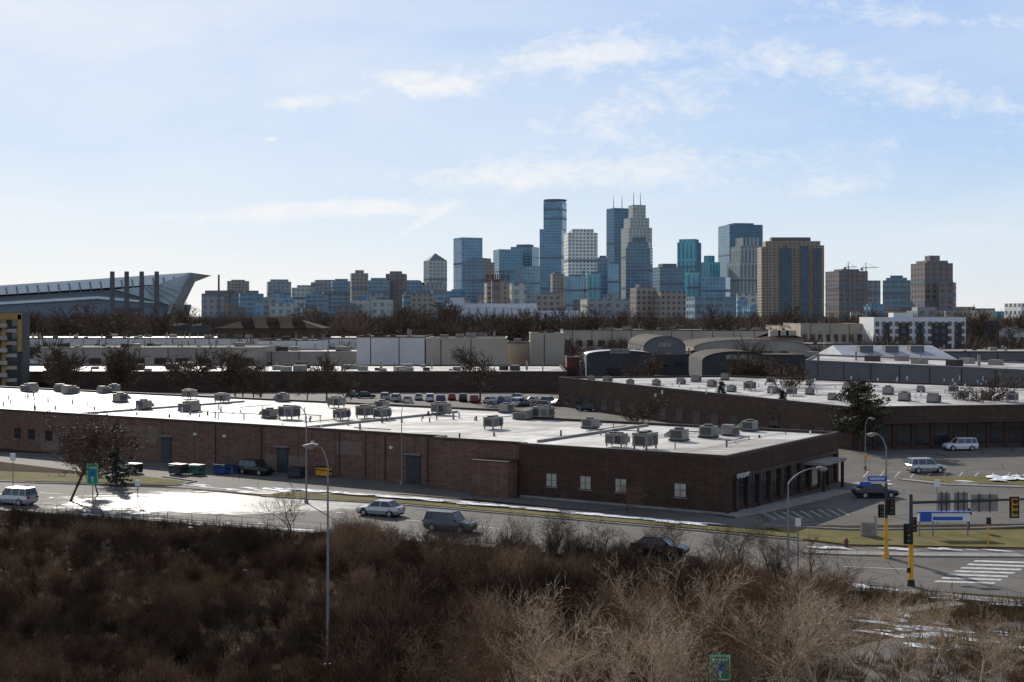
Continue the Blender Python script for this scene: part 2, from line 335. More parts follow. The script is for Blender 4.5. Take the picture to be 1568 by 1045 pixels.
p=B(26.6,-.5); mb.box((p.x,p.y,1.9),(4.6,2.6,3.8),RZ,1); mb.box((p.x,p.y,3.86),(4.7,2.7,.12),RZ,3)
def ri(v,z0,z1,wd,mi,pr=.06,off=0):
    p=C0+V*v-U*(pr/2-.01+off); mb.box((p.x,p.y,(z0+z1)/2),(pr,wd,z1-z0),RZ,mi)
ri(16.5,.4,3.4,29,4,.05); ri(16.5,3.4,3.75,29.4,3,.35)
for i in range(11): ri(2+i*2.9,0,3.4,.55,0,.32)
for i in range(10): ri(3.45+i*2.9,.4,3.4,.08,6,.1)
for i in range(10): ri(3.45+i*2.9,2.5,2.58,2.3,6,.09)
ri(16.5,0,.4,29,0,.12); ri(24,3.0,3.3,7,7,2.6); ri(21,0,3.0,.3,0,.3,2.1); ri(27,0,3.0,.3,0,.3,2.1)
ri(24,.05,2.4,1.9,5,.1)
for u in range(6,190,9):
    a=B(u,(.6 if u<24 else 3.4)); b=B(u,31 if u<45 else 41); mb.face([(*(a+U*.07),5.506),(*(a-U*.07),5.506),(*(b-U*.07),5.506),(*(b+U*.07),5.506)],3)
for _ in range(110):
    p=B(R(2,180),R(4,30)); h=R(.3,.9); mb.cyl((p.x,p.y,5.5),(p.x,p.y,5.5+h),R(.05,.16),None,7,random.choice([7,8,6]))
for _ in range(14):
    p=B(R(5,150),R(5,28)); a=random.choice([U,V]); L=R(3,10); q=p+a*L
    mb.cyl((p.x,p.y,5.68),(q.x,q.y,5.68),.06,None,6,6)
for u,L in ((24.3,28),(58,34),(100,34)):
    p=B(u,L/2+3.4); mb.box((p.x,p.y,5.64),(.4,L-2,.26),RZ,7)
mb.obj('brick_warehouse',mats)
fc=bpy.data.curves.new('lettering','FONT'); fc.body='CINEQUIPT'; fc.size=.62; fc.extrude=.03
fo=bpy.data.objects.new('tmp',fc); scene.collection.objects.link(fo); bpy.context.view_layer.update()
me=bpy.data.meshes.new_from_object(fo); bpy.data.objects.remove(fo); me.materials.clear(); me.materials.append(M['white'])
lo_=put('building_lettering',me); pp=C0+V*1.6-U*.42
lo_.matrix_world=Matrix(((V.x,0,-U.x,pp.x),(V.y,0,-U.y,pp.y),(0,1,0,3.42),(0,0,0,1)))
# ------------------------------------------------------------------ rooftop units
def unit(kind):
    m=MB()
    if kind==0:
        m.box((0,0,.95),(2.3,1.6,1.2)); m.box((0,0,1.58),(2.4,1.7,.06))
        for x in (-1,1):
            for y in (-.65,.65): m.box((x,y,.17),(.12,.12,.34),0,2)
        for s_ in (-1,1):
            for i in range(6): m.box((-.55,s_*.82,.55+i*.14),(.95,.04,.07),0,1)
            m.box((.6,s_*.82,.9),(.8,.03,.9),0,2)
        m.cyl((-.5,0,1.61),(-.5,0,1.78),.5,None,14,1); m.cyl((.5,0,1.61),(.5,0,1.78),.42,None,14,1)
        m.box((1.35,0,.9),(.4,1.2,.7),0,0); m.box((-1.17,0,.9),(.03,1.1,.8),0,1)
    elif kind==1:
        m.box((0,0,.75),(1.7,1.5,1.1)); m.xz([(.85,.4),(1.6,.4),(1.6,.7),(.85,1.2)],-.6,.6,0); m.box((0,-.77,.75),(1.3,.04,.8),0,1); m.box((0,.77,.75),(1.3,.04,.8),0,1)
        m.cyl((0,0,1.3),(0,0,1.5),.55,None,14,1); m.box((0,0,.1),(1.9,1.7,.2),0,2)
    else:
        m.box((0,0,.6),(2.6,1.7,.9)); m.box((-.6,0,1.25),(1.1,1.5,.4)); m.box((0,0,.08),(2.7,1.8,.14),0,2)
        for s_ in (-1,1):
            for i in range(7): m.box((-1.0+i*.32,s_*.87,.6),(.16,.04,.7),0,1)
        m.cyl((.8,0,1.05),(.8,0,1.3),.4,None,14,1); m.box((.2,0,1.2),(.4,.8,.3),0,0)
    return m.mesh('rooftop_unit',[M['hvac'],M['grille'],M['dmetal']])
UN=[unit(i) for i in range(3)]
for px,py in [(45,600),(108,603),(175,600),(184,616),(220,627),(290,611),(290,630),(340,617),(413,640),(433,615),(443,642),(515,624),(523,643),(585,627),(585,642),(675,635),(755,657),(775,632),(800,642),(832,642),(903,656),(944,684),(988,688),(1040,675),(1085,670),(1118,666),(1148,660),(95,600),(160,602),(560,640)]:
    x,y=S(px,py,5.55); put('rooftop_unit',random.choice(UN),(x,y,5.55),RZ+random.choice([0,math.pi/2,math.pi]),R(.85,1.12))
# ------------------------------------------------------------------ second brick warehouse
p2=[(49,193),(118,207),(118,240),(92,252),(48,294),(10,287)]
mb=MB(); mb.prism(p2,0,5.9,0,2); mb.parapet(p2,5.9,6.3,.4,.05,3)
a=Vector((49,193)); d=(Vector((118,207))-a); L=d.length; d/=L; nn=Vector((d.y,-d.x)); rz=math.atan2(d.y,d.x)
for i in range(int(L/3)):
    p=a+d*(2+i*3)+nn*.03; mb.box((p.x,p.y,1.9),(2.1,.08,2.6),rz,4)
    p=a+d*(.5+i*3)+nn*.1; mb.box((p.x,p.y,1.9),(.5,.22,3.8),rz,1)
p=a+d*30+nn*.3; mb.box((p.x,p.y,3.95),(56,.7,.3),rz,3)
a=Vector((10,287)); d=(Vector((49,193))-a); L=d.length; d/=L; nn=Vector((d.y,-d.x)); rz=math.atan2(d.y,d.x)
for i in range(int(L/6)):
    p=a+d*(4+i*6)+nn*.03; mb.box((p.x,p.y,1.7),(2.6,.08,2.2),rz,4)
for _ in range(50):
    px,py=R(1000,1560),R(582,612); x,y=S(px,py,5.9); mb.cyl((x,y,5.9),(x,y,R(6.3,6.9)),.14,None,6,5)
mb.obj('brick_office_warehouse',[M['brick2'],M['brickd'],M['membrane2'],M['cop'],M['glass'],M['white']])
for px,py in [(905,584),(930,586),(965,590),(1005,590),(1043,588),(1066,584),(1090,592),(1120,600),(1148,598),(1185,602),(1212,606),(1240,604),(1275,612),(1240,590),(1300,596),(1385,614),(1430,616),(1475,612),(1510,612),(1550,616),(1360,604),(1180,588),(1110,582),(1410,600),(1460,602)]:
    x,y=S(px,py,5.95); put('rooftop_unit',random.choice(UN),(x,y,5.95),R(-.2,.2)+1.1,R(.75,1.05))
# ------------------------------------------------------------------ mid-ground buildings
def wh(name,pl,pr,Y,py,D=40,wall='tan',roof='rooff',Y2=None,wins=0,doors=0,clut=6,z=None,skew=0,par=.4,wz=None):
    Y2=Y if Y2 is None else Y2; z=SZ(py,Y) if z is None else z
    a=Vector((SX(pl,Y),Y)); b=Vector((SX(pr,Y2),Y2)); pol=[a,b,Vector((b.x+skew,b.y+D)),Vector((a.x+skew,a.y+D))]
    mb=MB(); mb.prism(pol,0,z,0,1); mb.parapet(pol,z,z+par,.5,.08,random.choice([0,5,5]),None)
    d=(b-a); L=d.length; d/=L; nn=Vector((d.y,-d.x)); rz=math.atan2(d.y,d.x)
    for i in range(wins):
        p=a+d*(L*(i+.5)/wins)+nn*.05; zz=(z*.55 if wz is None else wz)
        mb.box((p.x,p.y,zz),(L/wins*.55,.14,z*.22),rz,3)
    for i in range(doors):
        p=a+d*(L*(i+.35)/doors+R(-2,2))+nn*.06; h=R(3,4.5); mb.box((p.x,p.y,h/2),(R(3,4.5),.16,h),rz,random.choice([3,4,5]))
    for i in range(clut):
        p=a+d*R(2,L-3)+Vector((skew*.5,R(3,D-3))); s_=R(.7,2.6); mb.box((p.x,p.y,z+s_*.3),(s_*1.3,s_,s_*.6),rz,random.choice([4,4,5]))
    for i in range(clut//2):
        p=a+d*R(2,L-3)+Vector((0,R(3,D-3))); mb.cyl((p.x,p.y,z),(p.x,p.y,z+R(1,2.5)),R(.15,.35),None,7,4)
    for i in range(int(L/9)):
        p=a+d*(i*9+4.5)+nn*.02; mb.box((p.x,p.y,z/2),(.25,.1,z-.1),rz,5)
    return mb.obj(name,[M[wall],M[roof],M['white'],M['glass'],M['hvac'],M['roofd']])
wh('brown_warehouse',-160,868,342,571,45,'brick2','membrane2',wins=34,z=4.8,clut=44,wz=1.8)
wh('tan_warehouse',62,396,425,534,42,'tan','roofb',wins=10,doors=4,clut=14)
wh('white_warehouse',395,548,440,540,30,'tan','membrane2',doors=3,clut=9)
wh('white_factory',-60,545,540,519,60,'offw','membrane2',wins=24,doors=6,clut=34)
wh('white_hall',546,650,405,517,40,'offw','roofb',Y2=400,clut=4,doors=1)
wh('beige_hall',652,776,400,520,36,'beige','roofd',clut=3,doors=1)
wh('annex_building',395,485,470,522,30,'offw','rooff',wins=5,clut=5)
wh('grey_shed',777,812,440,526,30,'tan','roofd',doors=1,clut=1)
wh('concrete_block_building',812,864,430,512,25,'beige','rooff',clut=3,doors=1)
wh('small_workshop',868,886,400,549,16,'redw','rooff',clut=0,doors=1)
wh('loading_shed',888,1000,395,556,30,'greyw','roofd',wins=5,clut=3)
wh('long_depot',862,1176,600,506,70,'beige','roofb',Y2=570,wins=18,clut=24)
wh('depot',1000,1240,440,545,40,'dgrey','roofd',wins=9,clut=6)
wh('grey_metal_warehouse',1233,1620,327,554,48,'greyw','membrane2',Y2=262,z=8.2,doors=3,clut=8,skew=14)
wh('brick_store',1226,1322,620,497,40,'beige','roofd',wins=8,clut=3,wz=9)
wh('white_office',1480,1640,720,505,50,'offw','rooff',wins=12,clut=8)
wh('black_office',1478,1530,690,493,30,'dgrey','roofd',wins=4,clut=2)
wh('storage_building',1420,1640,430,540,40,'greyw','rooff',wins=10,clut=8)
wh('low_plant',1180,1300,500,528,40,'tan','rooff',wins=6,clut=6)
wh('yard_building',40,170,700,512,50,'brick2','roofd',wins=6,clut=6)
for i in range(34):
    pl=R(-80,1560); Y=R(620,1300); wd=R(35,120); wh('low_warehouse',pl,pl+wd,Y,483+R(9,22)*(800/Y+.4),R(30,60),random.choice(['tan','brick2','beige','greyw','brick2','offw','redw','dgrey']),random.choice(['rooff','roofd','roofb','roofd','membrane2']),wins=random.randint(4,12),clut=8)
def vault(name,pl,pr,Y,pyt,D,zb,wall,roof,n_=14):
    x0,x1=SX(pl,Y),SX(pr,Y); zt=SZ(pyt,Y); cx=(x0+x1)/2; r=(x1-x0)/2; mb=MB()
    pts=[(cx+r*math.cos(math.pi*i/n_),zb+(zt-zb)*math.sin(math.pi*i/n_)) for i in range(n_+1)]
    for y in (Y,Y+D): mb.face([(x0,y,0),(x1,y,0)]+[(p[0],y,p[1]) for p in pts],0)
    for i in range(n_):
        a,b=pts[i],pts[i+1]; mb.face([(a[0],Y-.5,a[1]),(a[0],Y+D,a[1]),(b[0],Y+D,b[1]),(b[0],Y-.5,b[1])],1)
    mb.face([(x0,Y,0),(x0,Y+D,0),(x0,Y+D,zb),(x0,Y,zb)],0); mb.face([(x1,Y,0),(x1,Y+D,0),(x1,Y+D,zb),(x1,Y,zb)],0)
    mb.box((cx,Y-.1,2.2),((x1-x0)*.4,.2,4.4),0,2); mb.box((cx,Y-.1,zb+1),((x1-x0)*.3,.2,1.4),0,3)
    mb.obj(name,[M[wall],M[roof],M['glass'],M['hvac']])
vault('barrel_roof_hangar',985,1050,452,515,60,8.5,'greyw','roofd')
vault('barrel_roof_hangar',1062,1240,480,520,50,8,'tan','roofd')
vault('barrel_roof_canopy',898,1000,385,537,14,8.2,'dgrey','silver')
vault('barrel_roof_shed',1075,1180,400,538,30,6,'dgrey','roofd')
def hiproof(name,pl,pr,Y,pye,pyr,D,wall,roof,inset=.35,wins=8):
    x0,x1=SX(pl,Y),SX(pr,Y); ze,zr=SZ(pye,Y),SZ(pyr,Y+D/2); mb=MB(); mb.prism([(x0,Y),(x1,Y),(x1,Y+D),(x0,Y+D)],0,ze,0,1)
    o=1; a=(x0-o,Y-o,ze);b=(x1+o,Y-o,ze);c=(x1+o,Y+D+o,ze);d=(x0-o,Y+D+o,ze); i=inset*D; e=(x0+i,Y+D/2,zr);f=(x1-i,Y+D/2,zr)
    mb.face([a,b,f,e],1);mb.face([c,d,e,f],1);mb.face([d,a,e],1);mb.face([b,c,f],1)
    for k in range(wins): mb.box((x0+(x1-x0)*(k+.5)/wins,Y-.05,ze*.75),((x1-x0)/wins*.5,.14,ze*.15),0,2)
    for k in range(3): mb.box((x0+(x1-x0)*(k+1)/4,Y+D*.3,(ze+zr)/2+.8),(4,4,2.4),0,0)
    mb.obj(name,[M[wall],M[roof],M['glass']])
brs=mat('brown_shingle',(.055,.035,.026),.95,.3,.1,spec=.03); M['brs']=brs
hiproof('hip_roof_lodge',333,490,560,503,485,24,'brick2','brs',.6)
hiproof('gable_roof_barn',1302,1462,385,552,529,42,'greyw','silver',.0)
hiproof('shingle_roof_hall',1180,1230,520,520,508,30,'beige','brs',.3,3)
Y=330; mb=MB(); x0,x1=SX(-140,Y),SX(34,Y); zt=SZ(479,Y)
mb.prism([(x0,Y),(x1,Y),(x1-1,Y+8),(x0,Y+8)],0,zt,0,1)
for k in range(6):
    z=2.2+k*3.05
    for j in range(7):
        x=x1-1.6-j*3.0; mb.box((x,Y-.06,z+.2),(1.7,.16,1.8),0,3)
        if j%3==1: mb.box((x,Y-.7,z-.9),(2.8,1.3,.15),0,2); mb.box((x,Y-1.3,z-.4),(2.8,.06,.9),0,2)
mb.box((x1-6,Y-.3,zt-.9),(12,.5,1.6),0,4); mb.box((x1-.5,Y-.3,zt/2+5),(.9,.5,zt-11),0,4); mb.box((x1-4.4,Y-.22,zt/2),(1.0,.3,zt-2),0,4)
for k in range(5): mb.box((x1-2.5,Y-.2,3.5+k*3.05),(2.6,.3,.9),0,2)
mb.obj('apartment_block',[M['dgrey'],M['roofd'],M['tan'],M['glass'],mat('ochre_panel',(.36,.21,.07),.7,.15,.3)])
Y=600; mb=MB(); x0,x1=SX(1338,Y),SX(1479,Y); zt=SZ(486,Y); mb.prism([(x0,Y),(x1,Y),(x1,Y+25),(x0,Y+25)],0,zt,0,1)
wd=x1-x0
for f0,f1 in ((.10,.17),(.27,.38),(.46,.54),(.63,.80),(.88,.95)):
    mb.box((x0+wd*(f0+f1)/2,Y-.2,zt*.48),(wd*(f1-f0),.5,zt*.78),0,2)
for k in range(5):
    for j in range(14): mb.box((x0+wd*(j+.5)/14,Y-.5,2.5+k*3.3),(1.5,.2,2.0),0,3)
mb.box((x0+wd*.35,Y+8,zt+1),(9,8,2),0,0)
mb.obj('white_apartment_block',[M['white'],M['rooff'],M['dgrey'],M['glass']])
# ------------------------------------------------------------------ skyline
FM=dict(  # aerial haze is put into these base colours: lightened, glass tinted blue
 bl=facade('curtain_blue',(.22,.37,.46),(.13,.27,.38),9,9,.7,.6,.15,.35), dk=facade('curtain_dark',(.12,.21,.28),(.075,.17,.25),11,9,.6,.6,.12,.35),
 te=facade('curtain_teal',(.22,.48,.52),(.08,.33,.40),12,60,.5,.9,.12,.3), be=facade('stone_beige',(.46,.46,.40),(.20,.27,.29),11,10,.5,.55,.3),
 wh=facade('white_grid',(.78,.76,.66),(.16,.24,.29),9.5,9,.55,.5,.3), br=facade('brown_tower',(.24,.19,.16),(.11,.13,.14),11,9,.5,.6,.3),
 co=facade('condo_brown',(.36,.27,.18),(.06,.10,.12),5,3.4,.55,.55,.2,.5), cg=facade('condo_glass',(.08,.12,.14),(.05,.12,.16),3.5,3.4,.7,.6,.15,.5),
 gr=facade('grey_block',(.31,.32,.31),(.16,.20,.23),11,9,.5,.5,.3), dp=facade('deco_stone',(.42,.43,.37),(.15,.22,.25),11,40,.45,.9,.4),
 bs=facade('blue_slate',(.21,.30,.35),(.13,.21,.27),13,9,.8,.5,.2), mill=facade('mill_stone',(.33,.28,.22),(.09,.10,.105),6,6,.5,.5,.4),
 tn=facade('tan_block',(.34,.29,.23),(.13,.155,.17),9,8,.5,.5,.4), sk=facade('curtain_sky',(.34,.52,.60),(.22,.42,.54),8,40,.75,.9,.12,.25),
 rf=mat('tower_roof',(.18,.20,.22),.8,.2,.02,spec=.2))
def tower(name,tiers,Y,m,th=30,cap=None,hat=0,m2=None):
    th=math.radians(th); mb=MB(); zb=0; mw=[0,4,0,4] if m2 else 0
    for (l,r,t) in tiers:
        Wd=(r-l)/F*Y; s_=Wd/(math.cos(th)+abs(math.sin(th))); z=SZ(t,Y); cx=SX((l+r)/2,Y)
        c,s=math.cos(th)*s_/2,math.sin(th)*s_/2
        P=[(cx+a*c-b*s,Y+a*s+b*c) for a,b in ((-1,-1),(1,-1),(1,1),(-1,1))]
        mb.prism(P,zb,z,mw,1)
        for f in (.35,.68): # mechanical floor bands
            if z-zb>70:
                zz=zb+(z-zb)*f; q=[(cx+1.01*(a*c-b*s),Y+1.01*(a*s+b*c)) for a,b in ((-1,-1),(1,-1),(1,1),(-1,1))]; mb.prism(q,zz,zz+5,1,1)
        zb=z
    if hat:
        P=[(cx+.6*(a*c-b*s),Y+.6*(a*s+b*c)) for a,b in ((-1,-1),(1,-1),(1,1),(-1,1))]; mb.prism(P,zb,zb+hat,1,1)
    P=[(cx+a*c-b*s,Y+a*s+b*c) for a,b in ((-1,-1),(1,-1),(1,1),(-1,1))]
    if cap=='pyr':
        for i in range(4): mb.face([(*P[i],zb),(*P[(i+1)%4],zb),(cx,Y,SZ(388,Y))],2)
    if cap=='crown': mb.cyl((cx,Y,zb),(cx,Y,zb+7),s_*.54,s_*.62,24,2)
    if cap=='ant':
        for dx in (-.25,.25): mb.cyl((cx+dx*s_,Y,zb),(cx+dx*s_,Y,zb+38),1.3,.6,6,1)
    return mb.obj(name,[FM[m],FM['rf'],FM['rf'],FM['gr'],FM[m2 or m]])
T='office_tower'
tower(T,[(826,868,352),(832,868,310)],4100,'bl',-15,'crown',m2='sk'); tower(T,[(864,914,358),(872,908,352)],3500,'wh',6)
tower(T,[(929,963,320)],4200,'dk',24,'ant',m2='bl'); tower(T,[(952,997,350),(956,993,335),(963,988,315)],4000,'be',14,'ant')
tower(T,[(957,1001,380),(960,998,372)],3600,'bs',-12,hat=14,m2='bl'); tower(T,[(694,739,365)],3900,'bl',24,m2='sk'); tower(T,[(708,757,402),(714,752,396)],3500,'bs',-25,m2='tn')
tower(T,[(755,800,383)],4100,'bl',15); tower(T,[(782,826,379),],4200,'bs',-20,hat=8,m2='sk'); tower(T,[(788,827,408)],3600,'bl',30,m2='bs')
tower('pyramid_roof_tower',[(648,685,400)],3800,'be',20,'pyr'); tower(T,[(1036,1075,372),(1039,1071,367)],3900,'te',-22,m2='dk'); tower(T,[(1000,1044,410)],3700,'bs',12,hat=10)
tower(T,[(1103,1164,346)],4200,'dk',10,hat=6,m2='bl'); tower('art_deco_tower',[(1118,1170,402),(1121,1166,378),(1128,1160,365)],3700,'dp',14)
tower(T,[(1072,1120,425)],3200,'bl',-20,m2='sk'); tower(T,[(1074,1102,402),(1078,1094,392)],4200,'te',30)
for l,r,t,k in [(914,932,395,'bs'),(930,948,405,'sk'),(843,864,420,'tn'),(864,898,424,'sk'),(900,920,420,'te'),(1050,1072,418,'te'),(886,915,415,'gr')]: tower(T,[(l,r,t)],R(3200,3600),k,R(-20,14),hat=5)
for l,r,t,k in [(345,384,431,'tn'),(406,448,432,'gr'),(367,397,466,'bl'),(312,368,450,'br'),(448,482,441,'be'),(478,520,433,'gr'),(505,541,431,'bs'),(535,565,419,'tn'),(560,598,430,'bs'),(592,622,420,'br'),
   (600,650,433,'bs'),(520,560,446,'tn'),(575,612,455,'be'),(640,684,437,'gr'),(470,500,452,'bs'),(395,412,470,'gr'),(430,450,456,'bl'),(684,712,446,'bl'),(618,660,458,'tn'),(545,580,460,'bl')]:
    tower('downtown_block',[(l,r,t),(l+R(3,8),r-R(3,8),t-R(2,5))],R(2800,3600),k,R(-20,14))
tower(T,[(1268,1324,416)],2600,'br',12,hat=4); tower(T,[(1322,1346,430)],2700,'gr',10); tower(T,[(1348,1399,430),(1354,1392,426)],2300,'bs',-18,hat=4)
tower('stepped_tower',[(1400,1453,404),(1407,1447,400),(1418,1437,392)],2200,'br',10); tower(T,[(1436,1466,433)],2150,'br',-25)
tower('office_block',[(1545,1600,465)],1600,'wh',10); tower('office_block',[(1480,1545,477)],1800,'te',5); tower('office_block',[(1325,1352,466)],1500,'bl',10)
Y=1500; mb=MB()
def bx(l,r,t,yo,d,mi,zb=0): x0,x1=SX(l,Y),SX(r,Y); mb.prism([(x0,Y+yo),(x1,Y+yo),(x1,Y+yo+d),(x0,Y+yo+d)],zb,SZ(t,Y),mi,2)
bx(1168,1262,492,-6,40,0); bx(1167,1206,378,4,26,0); bx(1206,1262,376,0,28,0); bx(1176,1200,372,2,24,0); bx(1174,1258,369,6,20,0); bx(1184,1244,363,9,12,2)
bx(1226,1238,376,-1.5,4,1); bx(1196,1212,380,-1,6,1); bx(1246,1256,380,-1.2,4,1)
for k in range(30):
    z=8+k*2.9
    for px in (1180,1190,1218,1242,1254): mb.box((SX(px,Y),Y-1.4+(5 if px<1206 else 0),z),(3.4,1.6,.5),0,3)
mb.obj('condominium_tower',[FM['co'],FM['cg'],M['greyw'],FM['mill']])
for i in range(62):
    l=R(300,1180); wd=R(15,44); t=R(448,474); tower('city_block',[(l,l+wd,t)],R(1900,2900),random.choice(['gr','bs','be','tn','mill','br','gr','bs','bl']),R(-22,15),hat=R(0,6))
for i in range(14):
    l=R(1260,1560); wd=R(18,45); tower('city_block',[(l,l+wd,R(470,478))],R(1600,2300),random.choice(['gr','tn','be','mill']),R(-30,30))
Y=1350; mb=MB()
for i in range(16):
    x=SX(686+i*13,Y); r=6.4/F*Y; zt=SZ(472 if i<11 else 476,Y); mb.cyl((x,Y,0),(x,Y,zt),r,None,14,0)
x0,x1=SX(684,Y),SX(822,Y); mb.prism([(x0,Y-1),(x1,Y-1),(x1,Y+12),(x0,Y+12)],SZ(471.5,Y),SZ(465,Y),0,1)
mb.box((SX(700,Y),Y+2,SZ(462,Y)),(14,8,8),0,0)
mb.obj('grain_silos',[mat('silo_concrete',(.62,.63,.63),.8,.12,.05),M['rooff']])
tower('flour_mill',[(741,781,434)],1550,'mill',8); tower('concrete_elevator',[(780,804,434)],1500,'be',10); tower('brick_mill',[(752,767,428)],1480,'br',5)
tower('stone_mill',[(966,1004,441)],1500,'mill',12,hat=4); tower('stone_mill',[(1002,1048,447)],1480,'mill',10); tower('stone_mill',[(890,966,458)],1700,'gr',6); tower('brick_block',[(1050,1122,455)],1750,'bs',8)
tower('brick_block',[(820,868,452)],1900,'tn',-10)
mb=MB(); Y=1470
for k in range(11): mb.box((SX(745+k*3.4,Y),Y,SZ(424,Y)),(1.3,.4,R(4,6)),0,0)
for k in range(5): mb.cyl((SX(746+k*8,Y),Y+1,SZ(433,Y)),(SX(746+k*8,Y),Y+1,SZ(420,Y)),.3,None,5,0)
mb.box((SX(762,Y),Y+.5,SZ(429,Y)),(27,.4,.8),0,0); mb.obj('rooftop_sign',[M['redw']])
Y=1500; mb=MB()
for px in (172,194,217,240): mb.cyl((SX(px,Y),Y,0),(SX(px,Y),Y,SZ(416,Y)),3.1,2.5,16,0)
mb.box((SX(205,Y),Y+20,8),(70,30,16),0,1); mb.box((SX(190,Y),Y+18,14),(30,20,28),0,1)
mb.obj('power_plant_stacks',[mat('stack_paint',(.13,.125,.13),.8,.15,.1,spec=.2),M['greyw']])
mb=MB(); mb.cyl((SX(335,1900),1900,0),(SX(335,1900),1900,SZ(421,1900)),2,1.3,12); mb.obj('chimney_stack',[M['greyw']])
Y=2500; mb=MB(); q=lambda a:[(SX(x,Y),SZ(y,Y)) for x,y in a]
mb.xz(q([(-120,490),(255,490),(262,466),(180,443),(-120,462)]),Y,Y+160,0)
mb.xz(q([(-120,460),(246,436),(293,418),(-120,446)]),Y-12,Y+170,1)
mb.xz(q([(258,490),(266,474),(293.5,418),(246,437),(180,444),(262,467)]),Y-16,Y+60,2)
mb.xz(q([(-120,470),(150,454),(240,462),(240,465),(150,458),(-120,474)]),Y-5,Y+2,1)
for k in range(24):
    x=-100+k*16; mb.xz(q([(x,447-k*1.0),(x+1.5,447-k*1.0),(x+4,459-k*.9),(x+2.5,459-k*.9)]),Y-14,Y-12.2,0)
for k in range(4): mb.xz(q([(262+k*5,474-k*9),(263+k*5,474-k*9),(225+k*6,440-k*1.5),(224+k*6,440-k*1.5)]),Y-18,Y-16.2,0)
mb.obj('stadium',[mat('stadium_zinc',(.17,.205,.235),.5,.12,.01),mat('stadium_roof',(.78,.82,.80),.4,.06,.01),mat('stadium_glass',(.36,.42,.43),.25,.35,.02)])
def crane(px,py,Y,jl,jr):
    x=SX(px,Y); z=SZ(py,Y); mb=MB(); mb.cyl((x,Y,0),(x,Y,z),.9,None,4)
    for k in range(20): mb.cyl((x-1.2,Y,z*k/20),(x+1.2,Y,z*(k+1)/20),.3,None,4)
    mb.cyl((x-jl,Y,z-2),(x+jr,Y,z-1),.7,.5,4); mb.cyl((x,Y,z-2),(x,Y,z+9),.8,.3,4); mb.cyl((x,Y,z+8),(x+jr*.8,Y,z-1),.2,None,4); mb.cyl((x,Y,z+8),(x-jl*.8,Y,z-2),.2,None,4)
    mb.box((x-jl*.8,Y,z-5),(5,3,4)); mb.obj('tower_crane',[M['greyw']])
crane(1299,408,2500,8,16); crane(1326,409,2600,10,24); crane(481,436,3000,10,22)
# ------------------------------------------------------------------ vegetation
def grow(out,p,d,L,r,lev,mx,kids,spread,up,rnd,nseg=3,tp=.76):
    q=p.copy(); seg=L/nseg
    for i in range(nseg):
        d=(d+Vector((rnd.gauss(0,.16),rnd.gauss(0,.16),rnd.gauss(0,.10)+up))).normalized()
        nq=q+d*seg; r1=r*tp; out.append((q.copy(),nq.copy(),r,r1)); r=r1; q=nq
        if lev<mx:
            for _ in range(kids[lev]):
                ax=Vector((rnd.gauss(0,1),rnd.gauss(0,1),rnd.gauss(0,.6))).normalized()
                nd=(d+ax*spread).normalized(); grow(out,q,nd,L*rnd.uniform(.5,.75),r*.62,lev+1,mx,kids,spread,up,rnd,nseg if lev<mx-1 else 2,tp)
def segmesh(segs,thick=.035,k=1.,mn=0.):
    v=[];f=[]
    for p,q,r0,r1 in segs:
        r0=max(r0*k,mn); r1=max(r1*k,mn*.6)
        d=(q-p).normalized(); i=len(v)
        a=d.cross(Vector((random.gauss(0,1),random.gauss(0,1),random.gauss(0,1)))).normalized()
        if r0<thick: v+=[p-a*r0,p+a*r0,q+a*r1,q-a*r1]; f.append((i,i+1,i+2,i+3))
        else:
            b=d.cross(a)
            for c,rr in ((p,r0),(q,r1)):
                for t in (0,1,2,3): v.append(c+(a*math.cos(t*math.pi/2)+b*math.sin(t*math.pi/2))*rr)
            for t in range(4): f.append((i+t,i+(t+1)%4,i+4+(t+1)%4,i+4+t))
    return np.array([tuple(x) for x in v],dtype=np.float32),np.array(f,dtype=np.int32)
def npmesh(name,V_,F_,mats,mi=None):
    me=bpy.data.meshes.new(name); me.vertices.add(len(V_)); me.vertices.foreach_set('co',V_.astype(np.float32).ravel())
    m=len(F_); me.loops.add(m*4); me.loops.foreach_set('vertex_index',F_.astype(np.int32).ravel()); me.polygons.add(m)
    me.polygons.foreach_set('loop_start',(np.arange(m)*4).astype(np.int32))
    for x in mats: me.materials.append(x)
    if mi is not None: me.polygons.foreach_set('material_index',mi.astype(np.int32))
    me.update(calc_edges=True); return me
def scatter(name,variants,places,mats):
    VV=[];FF=[];o=0
    for (x,y,z,s,h,k) in places:
        v,f=variants[k]; t=R(0,6.283); c,sn=math.cos(t),math.sin(t)
        w_=np.empty_like(v); w_[:,0]=(v[:,0]*c-v[:,1]*sn)*s+x; w_[:,1]=(v[:,0]*sn+v[:,1]*c)*s+y; w_[:,2]=v[:,2]*s*h+z
        VV.append(w_); FF.append(f+o); o+=len(v)
    return put(name,npmesh(name,np.concatenate(VV),np.concatenate(FF),mats))
def shrub(seed,stems=9,Hh=2.6,r=.030):
    rnd=random.Random(seed); out=[]
    for _ in range(stems):
        a=rnd.uniform(0,6.28); l=rnd.uniform(.1,.7); d=Vector((math.cos(a)*l,math.sin(a)*l,1)).normalized()
        grow(out,Vector((math.cos(a)*.2,math.sin(a)*.2,0)),d,Hh*rnd.uniform(.6,.95),r,0,2,(2,2,0),.7,.06,rnd,4)
    k=3.2/max(s[1].z for s in out)
    return segmesh([(a*k,b*k,c,d) for a,b,c,d in out],.05,1,.010)
def inter(pts,X):
    xs=[p[0] for p in pts]; ys=[p[1] for p in pts]; return float(np.interp(X,xs,ys))
loW=[S(*p) for p in lo]
SH=[shrub(i) for i in range(6)]
pl_d=[];pl_m=[];pl_l=[];cnt=0
